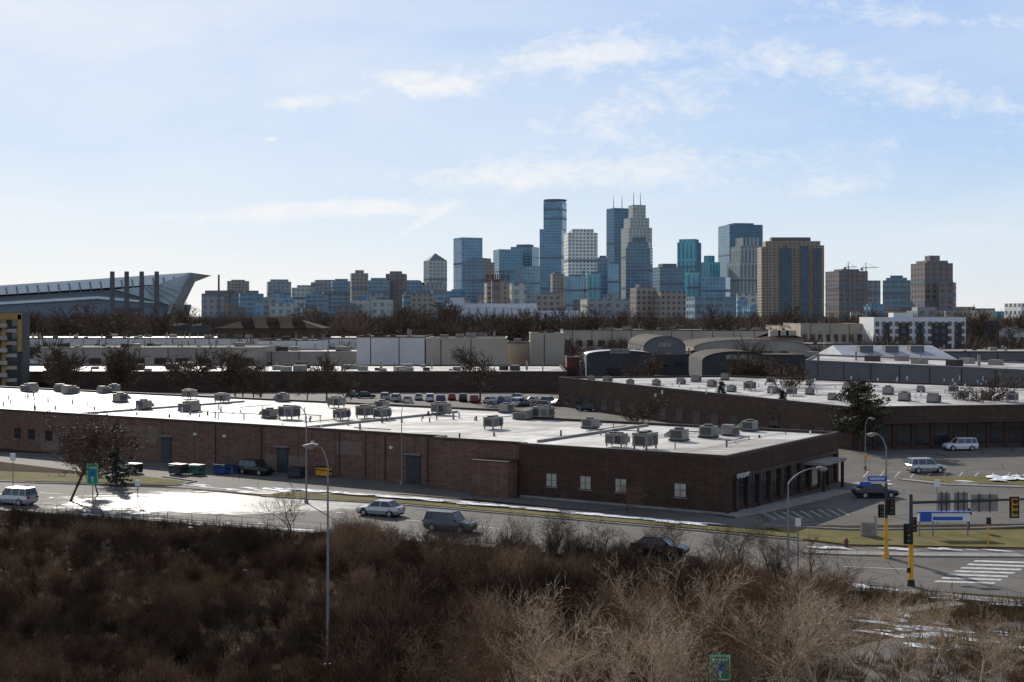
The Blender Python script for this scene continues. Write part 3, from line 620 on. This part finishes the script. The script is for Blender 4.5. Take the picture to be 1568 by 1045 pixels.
while cnt<1250:
    Y=R(62,134); X=R(-.42,.30)*Y; e=inter(loW,X)
    if Y>e-2.4: continue
    px=CX+F*X/Y
    if px>1290-(max(0,90-Y))*6: continue
    left=px<520; k=random.randrange(6)
    dens=mnoise.noise(Vector((X*.11,Y*.11,0)))+.5*mnoise.noise(Vector((X*.3,Y*.3,4)))   # thickets and openings
    if R(-.75,.6)>dens: continue
    s=R(.38,.72)+.25*max(0,dens) if left else R(.6,1.15)+.5*max(0,dens); h=R(.8,1.2)
    hm=H-(float(np.interp(px,[p[0] for p in lo],[p[1] for p in lo]))-(3 if left else R(4,40))-HY)*Y/F
    s=min(s,hm/3.2)
    if s<.16: continue
    tone=mnoise.noise(Vector((X*.07+9,Y*.09,2)))*1.3+R(-.5,.5)+(-.25 if left else .05)+(.3 if px>700 and Y<85 else 0)
    (pl_d if tone<.05 else pl_m if tone<.62 else pl_l).append((X,Y,0,s,h,k)); cnt+=1
scatter('brush_thicket',SH,pl_d,[M['twigd']]); scatter('brush_thicket',SH,pl_m,[M['twigm']]); scatter('brush_thicket',SH,pl_l or pl_m[:3],[mat('twig_straw',(.30,.205,.125),.9,.35,.3,spec=.06)])
def tuft(seed):
    rnd=random.Random(seed); out=[]
    for _ in range(22):
        a=rnd.uniform(0,6.28); l=rnd.uniform(.1,.9); p=Vector((math.cos(a),math.sin(a),0))*rnd.uniform(0,.35); d=Vector((math.cos(a)*l,math.sin(a)*l,1)).normalized()
        out.append((p,p+d*rnd.uniform(.25,.7),.018,.004))
    return segmesh(out,1)
TU=[tuft(i) for i in range(5)]; pl=[]
while len(pl)<5500:
    Y=R(64,142); X=R(-.42,.40)*Y
    if Y>inter(loW,X)-1.8: continue
    if mnoise.noise(Vector((X*.12,Y*.14,7)))+R(-.5,.5)<0: continue
    pl.append((X,Y,0,R(.6,1.5),R(.7,1.2),random.randrange(5)))
scatter('dry_grass',TU,pl,[M['dry']])
def bareseg(seed,Hh,r,mx=4,kids=(2,2,2,2,0),spread=.85,up=.05):
    rnd=random.Random(seed); out=[]
    grow(out,Vector((0,0,0)),Vector((rnd.gauss(0,.05),rnd.gauss(0,.05),1)).normalized(),Hh*.5,r,0,mx,kids,spread,up,rnd,3,.8)
    top=np.percentile([s[1].z for s in out],99); k=8.6/top
    return [(a*k,b*k,c,d) for a,b,c,d in out]
SG=[bareseg(100+i,8,.15) for i in range(6)]
BT=[segmesh(s,.03,1,.012) for s in SG]; BTM=[npmesh('bare_tree',*b,[M['twigl']]) for b in BT]; BTN=[npmesh('bare_tree',*b,[M['twigm']]) for b in BT]; BTD=[npmesh('bare_tree',*b,[M['bark']]) for b in BT]
SF=[bareseg(200+i,8,.10,3,(3,3,3,0)) for i in range(4)]
BTF=[npmesh('bare_tree',*segmesh(s,.06,1.6,.05),[M['bark']]) for s in SF]
for px,py,Y,k in [(700,940,60,0),(780,915,63,1),(860,900,61,2),(930,880,66,3),(1000,890,64,4),(1060,858,69,0),(1120,848,70,1),(1180,842,72,2),(1240,850,70,3),(1290,862,72,4),(1150,900,62,0),(1050,940,56,1),(900,960,55,2),(1220,920,60,3),(760,975,54,4),(1430,900,72,1),(1500,930,70,2),(1380,925,68,0),(1130,960,54,3),(980,955,57,0),(1090,900,64,5),(1200,880,66,5),(1330,885,74,5),(1010,860,74,5),(660,965,58,3),(1540,960,66,0),(1270,900,63,1),(840,930,64,5)]:
    zt=SZ(py,Y); h=zt/8.6; put('bare_tree',(BTM if R(0,1)<.68 else BTN)[k],(SX(px,Y),Y,0),R(0,6.28),(h*1.0,h*1.0,h))
for px,py,pb in [(450,745,836),(845,775,856),(790,785,852),(725,735,765),(960,740,788),(1040,795,862),(925,785,858),(700,785,846),(1100,800,872),(1180,805,880),(640,795,840),(880,790,862),(990,790,866),(1140,800,880),(1240,815,890),(1215,820,885)]:
    x,Y=S(px,pb); h=SZ(py,Y)/8.6; put('bare_tree',random.choice(BTD+BTN),(x,Y,0),R(0,6.28),(h*1.3,h*1.3,h))
for px,py,Y in [(92,528,300),(190,528,310),(283,535,300),(350,538,305),(372,540,300),(400,560,290),(500,545,300),(735,532,300),(530,560,290),(975,605,212),(1160,545,330),(1190,550,335),(985,540,300),(1130,540,330),(470,564,300),(1210,560,250),(1490,572,215)]:
    h=SZ(py,Y)/8.6; put('bare_tree',random.choice(BTF),(SX(px,Y),Y,0),R(0,6.28),(h*1.1,h*1.1,h))
for px in [55,100,135,160,250,290,470,500,520,560,600,620,655,690,705,720,745,770,795,820,850,905,940,1020,1090,1150,1200,1330,1500,1545]: # tall street trees of the next neighbourhood
    Y=R(585,760); h=SZ(R(464,479),Y)/8.6; put('bare_tree',random.choice(BTF),(SX(px+R(-8,8),Y),Y,0),R(0,6.28),(h,h,h))
def leafy(segs_v,segs_f,cnt,size,zmin,mats,name):
    v=segs_v; tips=v[v[:,2]>zmin]; idx=rng.integers(0,len(tips),cnt); P=tips[idx]+rng.normal(0,.14,(cnt,3))
    a=rng.normal(0,1,(cnt,3)); a/=np.linalg.norm(a,axis=1)[:,None]; b=rng.normal(0,1,(cnt,3)); b=np.cross(a,b); b/=np.linalg.norm(b,axis=1)[:,None]
    s=rng.uniform(.6,1.3,(cnt,1))*size
    Q=np.stack([P-a*s,P+b*s*.5,P+a*s,P-b*s*.5],1).reshape(-1,3); o=len(v)
    Fq=np.arange(cnt*4).reshape(-1,4)+o
    return npmesh(name,np.concatenate([v,Q]),np.concatenate([segs_f,Fq]),mats,np.concatenate([np.zeros(len(segs_f)),np.ones(cnt)]))
oak=leafy(*BT[1],7500,.10,1.6,[M['bark'],M['leafb']],'oak_tree')
x,Y=S(108,768); put('oak_tree',oak,(x,Y,0),1,(1.3,1.3,SZ(636,Y)/8.6)); x,Y=S(150,758); put('oak_tree',oak,(x,Y,0),3,.62)
oakf=leafy(*segmesh(SF[0],.06,1.4,.04),1700,.14,2.0,[M['bark'],M['leafb']],'oak_tree')
for px,py in [(105,545),(175,535),(268,545),(388,550)]: Y=R(306,318); h=SZ(py,Y)/8.6; put('oak_tree',oakf,(SX(px,Y),Y,0),R(0,6),h)
orange=leafy(*BT[2],5000,.13,1.5,[M['bark'],mat('russet_leaf',(.22,.14,.08),.8,.3,1)],'russet_shrub')
for px in (1150,1175,1140): put('russet_shrub',orange,(SX(px,335),335+R(-3,3),0),R(0,6),R(.9,1.2))
def conifer(seed,Hh,Rr,mats,name,pine=False):
    rnd=random.Random(seed); segs=[(Vector((0,0,0)),Vector((0,0,Hh)),.16,.03)]; N_=[]
    nb=int(Hh*(13 if not pine else 10))
    for i in range(nb):
        t=i/nb; z=Hh*(.08+.9*t) if not pine else Hh*(.22+.74*t); L=Rr*(1-t)**.85*rnd.uniform(.6,1.15)+.12 if not pine else Rr*math.sin(math.pi*(.25+.68*t))*rnd.uniform(.5,1.15)
        a=rnd.uniform(0,6.28); d=Vector((math.cos(a),math.sin(a),-.15 if not pine else .2)); p=Vector((0,0,z)); segs.append((p,p+d*L,.03,.01))
        for j in range(int(9+L*(18 if not pine else 30))):
            s=rnd.uniform(.15,1.05); N_.append(p+d*L*s+Vector((rnd.gauss(0,.10),rnd.gauss(0,.10),rnd.gauss(0,.08)))*(1.8 if pine else 1))
    v,f=segmesh(segs,.02); P=np.array([tuple(x) for x in N_]); c=len(P)
    a=rng.normal(0,1,(c,3)); a[:,2]=a[:,2]*.6-.2; a/=np.linalg.norm(a,axis=1)[:,None]; b=np.cross(a,rng.normal(0,1,(c,3))); b/=np.linalg.norm(b,axis=1)[:,None]
    s=rng.uniform(.14,.28,(c,1)); Q=np.stack([P-a*s,P+b*s*.34,P+a*s,P-b*s*.34],1).reshape(-1,3); Fq=np.arange(c*4).reshape(-1,4)+len(v)
    return npmesh(name,np.concatenate([v,Q]),np.concatenate([f,Fq]),mats,np.concatenate([np.zeros(len(f)),np.ones(c)]))
SP=[conifer(i,8,2.0,[M['bark'],M['needle']],'spruce_tree') for i in range(2)]
PN=conifer(5,8,2.4,[M['bark'],M['pine']],'pine_tree',True)
for px,pt,pb in [(178,648,742),(1105,583,655),(1198,596,672)]:
    x,Y=S(px,pb); h=SZ(pt,Y)/8; put('spruce_tree',random.choice(SP),(x,Y,0),R(0,6),(h*1.35,h*1.35,h))
for px,pt,pb in [(1315,580,690)]: x,Y=S(px,pb); h=SZ(pt,Y)/8; put('pine_tree',PN,(x,Y,0),0,(h*1.35,h*1.35,h))
for px,pt in ((90,535),(185,535),(360,540)): Y=322; put('pine_tree',PN,(SX(px,Y),Y,0),R(0,6),SZ(pt,Y)/8)
def dtree(seed):
    rnd=random.Random(seed); out=[(Vector((0,0,0)),Vector((0,0,5)),.3,.2)]
    for _ in range(130):
        a=rnd.uniform(0,6.28); e=rnd.uniform(.1,1.4); z=rnd.uniform(2.5,6); p=Vector((0,0,z))+Vector((math.cos(a),math.sin(a),0))*rnd.uniform(0,3)
        d=Vector((math.cos(a)*math.cos(e),math.sin(a)*math.cos(e),math.sin(e))); q=p+d*rnd.uniform(2,6.5); out.append((p,q,.17,.05))
    return segmesh(out,5)
DT=[dtree(i) for i in range(6)]; pl=[]
while len(pl)<1500:
    Y=R(620,1450); X=R(-.40,.42)*Y
    if mnoise.noise(Vector((X*.012,Y*.008,1)))+R(-.5,.6)<-.05: continue
    pl.append((X,Y,0,R(.85,1.85),R(.9,1.25),random.randrange(6)))
for _ in range(150):
    Y=R(455,640); X=R(-.40,.40)*Y; pl.append((X,Y,0,R(.6,1.2),1,random.randrange(6)))
scatter('distant_trees',DT,pl,[mat('distant_twig',(.13,.09,.065),.9,.45,.02,spec=.05)])
# ------------------------------------------------------------------ cars
def paint(n_,c,met=.2): return mat(n_,c,.28,.04,1,metal=met,spec=.6)
PT=dict(white=paint('car_white',(.7,.7,.7),0),silver=paint('car_silver',(.46,.45,.43),.4),black=paint('car_black',(.015,.015,.018)),grey=paint('car_grey',(.10,.105,.11)),blue=paint('car_blue',(.03,.06,.16)),red=paint('car_red',(.28,.02,.02)),beige=paint('car_beige',(.38,.34,.28),.4))
cache={}
def carmesh(kind,col):
    if (kind,col) in cache: return cache[kind,col]
    m=MB()
    if kind=='sedan': st=[(2.35,.42,.60,.70),(2.25,.28,.74,.82),(1.25,.24,.90,.9),(.85,.24,.95,.91),(-1.45,.24,.98,.91),(-2.1,.28,.96,.86),(-2.33,.42,.82,.76)]; g=(1.05,-1.85,.32,-1.15,.94,1.45,1.75)
    else: st=[(2.35,.45,.70,.78),(2.25,.32,.88,.88),(1.35,.28,1.03,.95),(.95,.28,1.06,.95),(-2.1,.28,1.08,.95),(-2.3,.32,1.05,.92),(-2.38,.45,.95,.86)]; g=(1.05,-2.28,.45,-2.05,1.04,1.74,1.75)
    rings=[]
    for x,zb,zt,hw in st: rings.append([(x,-hw*.9,zb),(x,-hw,(zb+zt)*.5),(x,-hw*.93,zt),(x,hw*.93,zt),(x,hw,(zb+zt)*.5),(x,hw*.9,zb)])
    for i in range(len(rings)-1):
        for j in range(6): k=(j+1)%6; m.face([rings[i][j],rings[i+1][j],rings[i+1][k],rings[i][k]],0)
    m.face(rings[0],0); m.face(rings[-1][::-1],0)
    xf,xr,tf,tr,zb,zt,_=g; hb,ht=(.80,.62) if kind=='sedan' else (.86,.72); zb-=.03
    b=[(xf,-hb,zb),(xf,hb,zb),(xr,hb,zb),(xr,-hb,zb)]; t=[(tf,-ht,zt),(tf,ht,zt),(tr,ht,zt),(tr,-ht,zt)]
    for i in range(4): j=(i+1)%4; m.face([b[i],b[j],t[j],t[i]],1)
    m.box(((tf+tr)/2,0,zt+.015),(tf-tr+.12,ht*2+.06,.07),0,0)
    for i in range(4): m.cyl(b[i],t[i],.045,None,5,0)
    for xx in ([-.35] if kind=='sedan' else [-.35,-1.35]):
        for sgn in (-1,1): m.cyl((xx,sgn*hb*1.0,zb),(xx-.02,sgn*ht,zt),.045,None,5,0)
    for xx in (1.42,-1.42):
        for sgn in (-1,1):
            y0=sgn*.70; y1=sgn*(.90 if kind=='sedan' else .94); r=.33 if kind=='sedan' else .37
            m.cyl((xx,sgn*.86,r+.04),(xx,y1-.01*sgn,r+.04),r+.07,None,16,4); m.cyl((xx,y0,r),(xx,y1+.02*sgn,r),r,None,16,2); m.cyl((xx,y1,r),(xx,y1+.03*sgn,r),r*.62,None,10,3)
    hw=st[0][3]
    for sgn in (-1,1):
        m.box((st[1][0]+.02,sgn*hw*.75,st[1][2]-.12),(.16,.32,.14),0,3); m.box((st[-2][0]-.16,sgn*hw*.8,st[-2][2]-.14),(.16,.26,.18),0,5); m.box((.75,sgn*(hb+.14),zb+.1),(.16,.14,.12),0,0)
    m.box((st[0][0]+.02,0,.5),(.04,.9,.16),0,4); m.box((0,0,.24),(4.3,1.6,.12),0,4)
    me=m.mesh('car',[PT[col],M['glass'],M['rubber'],M['rim'],M['black'],M['red']]); cache[kind,col]=me; return me
def car(px,py,kind,col,rz,name='parked_car'): x,y=S(px,py); put(name,carmesh(kind,col),(x,y,.025),rz)
car(583,790,'sedan','silver',-.42+math.pi,'sedan_car'); car(22,773,'suv','silver',-.40+math.pi,'suv_car'); car(690,814,'suv','grey',-.42,'suv_car'); car(1010,850,'sedan','black',-.4,'sedan_car')
car(392,727,'suv','black',-.6,'parked_suv'); car(1418,724,'suv','silver',.15,'parked_suv'); car(1470,690,'suv','white',.1+math.pi,'parked_suv'); car(1340,762,'sedan','black',.1,'parked_car')
for i,px in enumerate(list(range(590,735,17))+list(range(752,862,22))+[880,905,925]):
    car(px,613+(i%3)*2+(5 if px>740 else 0),random.choice(['suv','sedan']),random.choice(['white','grey','black','silver','white','blue','red','beige']),math.pi/2+R(-.1,.1)+ (0 if px<740 else -.5))
for px,py in [(800,622),(830,625),(860,622),(900,630),(915,622),(560,610),(540,608),(770,616),(790,613)]: car(px,py,'sedan',random.choice(['silver','black','beige','grey']),R(0,3))
# ------------------------------------------------------------------ street furniture
def dumpster(px,py,m_,rz=RZ,s=1):
    x,y=S(px,py); mb=MB(); mb.xz([(-.95,.15),(.95,.15),(1.05,1.25),(-1.05,1.05)],-.65,.65,0); mb.box((0,-.68,.9),(2.0,.08,.1),0,1); mb.box((0,0,1.25),(2.1,1.35,.07),0,1)
    for a in (-.8,.8):
        for b in (-.5,.5): mb.cyl((a,b-.04,.09),(a,b+.04,.09),.09,None,8,1)
        mb.box((a*1.25,0,.7),(.12,.9,.14),0,1)
    o=mb.obj('dumpster',[M[m_],M['black']],(x,y,.02),rz); o.scale=(s,)*3
for px,py,m_ in [(300,727,'greenbin'),(273,727,'dmetal'),(340,726,'bluebin'),(372,725,'bluebin'),(455,732,'dmetal'),(497,730,'yellow'),(585,735,'dmetal'),(740,752,'dmetal'),(205,725,'black')]: dumpster(px,py,m_,s=R(.9,1.05))
mb=MB(); x,y=S(643,738); mb.cyl((0,0,0),(0,0,.9),.35,.38,12); mb.cyl((0,0,.9),(0,0,1.05),.42,.2,12); mb.obj('trash_can',[M['white']],(x,y,0))
def lamp(px,Y,pyt,side,arm,name='street_lamp',r=.10):
    x=SX(px,Y); z=SZ(pyt,Y); mb=MB(); mb.cyl((0,0,0),(0,0,.5),.22,.2,10); mb.cyl((0,0,.5),(0,0,z-1.2),r,r*.6,10)
    pts=[Vector((0,0,z-1.2))]
    for i in range(1,7): t=i/6; pts.append(Vector((side*arm*(t**1.3),0,z-1.2+1.15*math.sin(t*math.pi/2))))
    mb.tube(pts,[r*.6-.004*i for i in range(7)],8); e=pts[-1]
    mb.xz([(e.x-side*.05,e.z-.06),(e.x+side*.7,e.z-.12),(e.x+side*.75,e.z),(e.x+side*.3,e.z+.12),(e.x-side*.05,e.z+.07)][::(1 if side>0 else -1)],-.16,.16,1)
    mb.xz([(e.x+side*.2,e.z-.2),(e.x+side*.6,e.z-.2),(e.x+side*.65,e.z-.1),(e.x+side*.15,e.z-.08)][::(1 if side>0 else -1)],-.12,.12,1)
    mb.obj(name,[M['metal'],M['hvac']],(x,Y,0))
lamp(502,73,681,-1,.6,r=.085); lamp(1207,97,716,1,2.1); lamp(469,139,622,-1,.8); lamp(1357,108,664,-1,.8)
for px,pb,pt in [(615,742,615),(1325,720,640)]: x,Y=S(px,pb); lamp(px,Y,pt,1,.5,'lot_lamp',.07)
def sighead(mb,x,y,z,col,s=1):
    mb.box((x,y,z),(.36*s,.26,1.1*s),0,col); mb.box((x,y+.02,z),(.62*s,.03,1.35*s),0,1)
    for k,c in enumerate((4,3,5)):
        zz=z+(.35-.35*k)*s; mb.cyl((x,y-.13,zz),(x,y-.16,zz),.13*s,None,12,c); mb.xz([(x-.15*s,zz+.02),(x+.15*s,zz+.02),(x+.13*s,zz+.16*s),(x-.13*s,zz+.16*s)],y-.36,y-.13,1)
TM=[M['metal'],M['black'],M['yellow'],M['amber'],M['red'],M['green'],M['blue'],M['white'],M['dmetal'],M['hvac']]
Y=96.3; x=SX(1395,Y); mb=MB(); zt=SZ(757,Y)
mb.cyl((x,Y,0),(x,Y,.5),.3,.25,12,1); mb.cyl((x,Y,.5),(x,Y,3.3),.19,.17,12,2); mb.cyl((x,Y,3.3),(x,Y,zt),.15,.12,12,8)
za=SZ(770,Y); mb.cyl((x,Y,za),(x+9.6,Y+.3,za+.25),.11,.07,10,8)
sighead(mb,x-.28,Y-.3,SZ(817,Y),1,1.1); mb.box((x-.15,Y-.15,SZ(812,Y)),(.5,.1,.08),0,8); sighead(mb,x+7.4,Y-.1,SZ(777,Y),2,1.15)
for a,b,t,bt in ((1437,1457,755,783),(1462,1484,755,783),(1488,1530,758,784)):
    xa,xb=SX(a,Y),SX(b,Y); mb.box(((xa+xb)/2,Y+.25,(SZ(t,Y)+SZ(bt,Y))/2),(xb-xa,.05,SZ(t,Y)-SZ(bt,Y)),0,9)
    for k in (.3,.7): mb.box((xa+(xb-xa)*k,Y+.2,(SZ(t,Y)+SZ(bt,Y))/2),(.06,.06,SZ(t,Y)-SZ(bt,Y)+.2),0,8)
mb.box((x-.25,Y-.25,1.2),(.25,.12,.35),0,1); sighead(mb,x+.3,Y+.4,SZ(805,Y),1,.8)
mb.obj('traffic_light',TM)
Y=107.5; x=SX(1357,Y); mb=MB(); mb.cyl((x,Y,0),(x,Y,.4),.28,.24,12,2); mb.cyl((x,Y,.4),(x,Y,3.2),.17,.16,12,2); mb.cyl((x,Y,3.2),(x,Y,6.0),.12,.11,10,8)
sighead(mb,x+.35,Y-.25,SZ(776,Y),1); sighead(mb,x-.4,Y,SZ(783,Y),1,.8); mb.box((x-.75,Y-.1,SZ(733,Y)),(1.5,.05,.4),0,6)
for k in range(8): mb.box((x-1.3+k*.15,Y-.14,SZ(733,Y)),(.08,.02,.2),0,7)
mb.box((x-1.7,Y-.1,SZ(741,Y)),(.9,.05,.3),0,6); mb.obj('traffic_light',TM)
for px,pb,pt in [(1513,838,792),(1484,812,778)]:
    x,Y=S(px,pb); mb=MB(); z=SZ(pt,Y); mb.cyl((0,0,0),(0,0,z),.07,.06,8,2 if px==1513 else 8); mb.box((0,-.12,z-.3),(.35,.2,.6),0,1); mb.obj('pedestrian_signal',TM,(x,Y,0))
def sign(px,Y,pc,w_,h,m_,zb=0,arrow=True,name='road_sign'):
    x=SX(px,Y); z=SZ(pc,Y); mb=MB(); mb.cyl((x,Y,0),(x,Y,z+h/2),.05,None,8,0); mb.box((x,Y-.08,z),(w_,.04,h),0,1); mb.box((x,Y-.102,z),(w_-.1,.006,h-.1),0,2); mb.box((x,Y-.106,z),(w_-.18,.008,h-.18),0,1)
    if arrow:
        for k in range(5): mb.box((x-.3*w_+k*.15*w_,Y-.115,z+h*.3),(.09*w_,.01,h*.09),0,2)
        mb.box((x,Y-.115,z+h*.02),(w_*.42,.01,h*.26),0,3); mb.box((x,Y-.115,z-h*.28),(w_*.07,.01,h*.2),0,2); mb.face([(x-.12*w_,Y-.12,z-h*.2),(x+.12*w_,Y-.12,z-h*.2),(x,Y-.12,z-h*.1)],2)
    return mb.obj(name,[M['metal'],M[m_],M['white'],M['blue']])
sign(142,139,726,1.2,2.2,'green'); sign(1102,60,1022,1.0,1.2,'green'); sign(20,150,700,.6,.8,'white',arrow=False); sign(1330,118,820,1.5,2.4,'hvac',arrow=False,name='sign_back_panel'); sign(211,138,740,.5,.6,'white',arrow=False); sign(1435,125,740,.5,.7,'white',arrow=False); sign(1325,165,700,.6,.6,'yellow',arrow=False)
sign(1222,100,800,.4,.6,'white',arrow=False); sign(42,146,745,.5,.5,'white',arrow=False)
x0,Y=S(1408,822); x1=SX(1482,Y); mb=MB()
for xx in (x0,x0+(x1-x0)*.28,x1): mb.cyl((xx,Y,0),(xx,Y,SZ(786,Y)),.07,None,8,0)
zc=SZ(792,Y); mb.box(((x0+x1)/2,Y-.1,zc),(x1-x0+.3,.15,.75),0,1); mb.box((x0+.5,Y-.19,zc),(1.0,.05,.8),0,2); mb.box(((x0+x1)/2+.3,Y-.19,zc-.1),(2.6,.04,.3),0,2); mb.box(((x0+x1)/2,Y,zc+.45),(x1-x0+.5,.5,.08),0,2)
mb.obj('monument_sign',[M['metal'],M['white'],M['blue']])
x,Y=S(1296,838); mb=MB(); mb.cyl((0,0,0),(0,0,.6),.14,.13,10); mb.cyl((0,0,.6),(0,0,.78),.15,.05,10); mb.cyl((-.22,0,.45),(.22,0,.45),.06,None,8); mb.cyl((0,-.2,.4),(0,0,.4),.08,None,8); mb.obj('fire_hydrant',[M['redw']],(x,Y,0))
mb=MB(); fp=[Vector(S(*p)) for p in [(-40,784),(220,799),(450,817),(620,832)]]
for i in range(3):
    a,b=fp[i],fp[i+1]; L=(b-a).length; k=int(L/2.4)
    for j in range(k+1): p=a+(b-a)*j/k; mb.cyl((p.x,p.y,0),(p.x,p.y,1.15),.03,None,5)
    for z in (.3,.7,1.12): mb.cyl((a.x,a.y,z),(b.x,b.y,z),.015,None,4)
mb.obj('pipe_fence',[M['metal']])
for px,Y,pt in [(152,430,518),(320,500,505),(655,420,560),(1120,300,560),(1172,260,585),(700,480,500),(1410,350,545),(1046,262,598)]:
    x=SX(px,Y); z=max(6,SZ(pt,Y)); mb=MB(); mb.cyl((0,0,0),(0,0,z),.18,.12,7); mb.box((0,0,z-.8),(2.2,.14,.16)); mb.cyl((-.4,-.3,z-2),(-.4,-.3,z-1.2),.22,None,8); mb.obj('utility_pole',[M['bark']],(x,Y,0))
print('objs',len(bpy.data.objects))
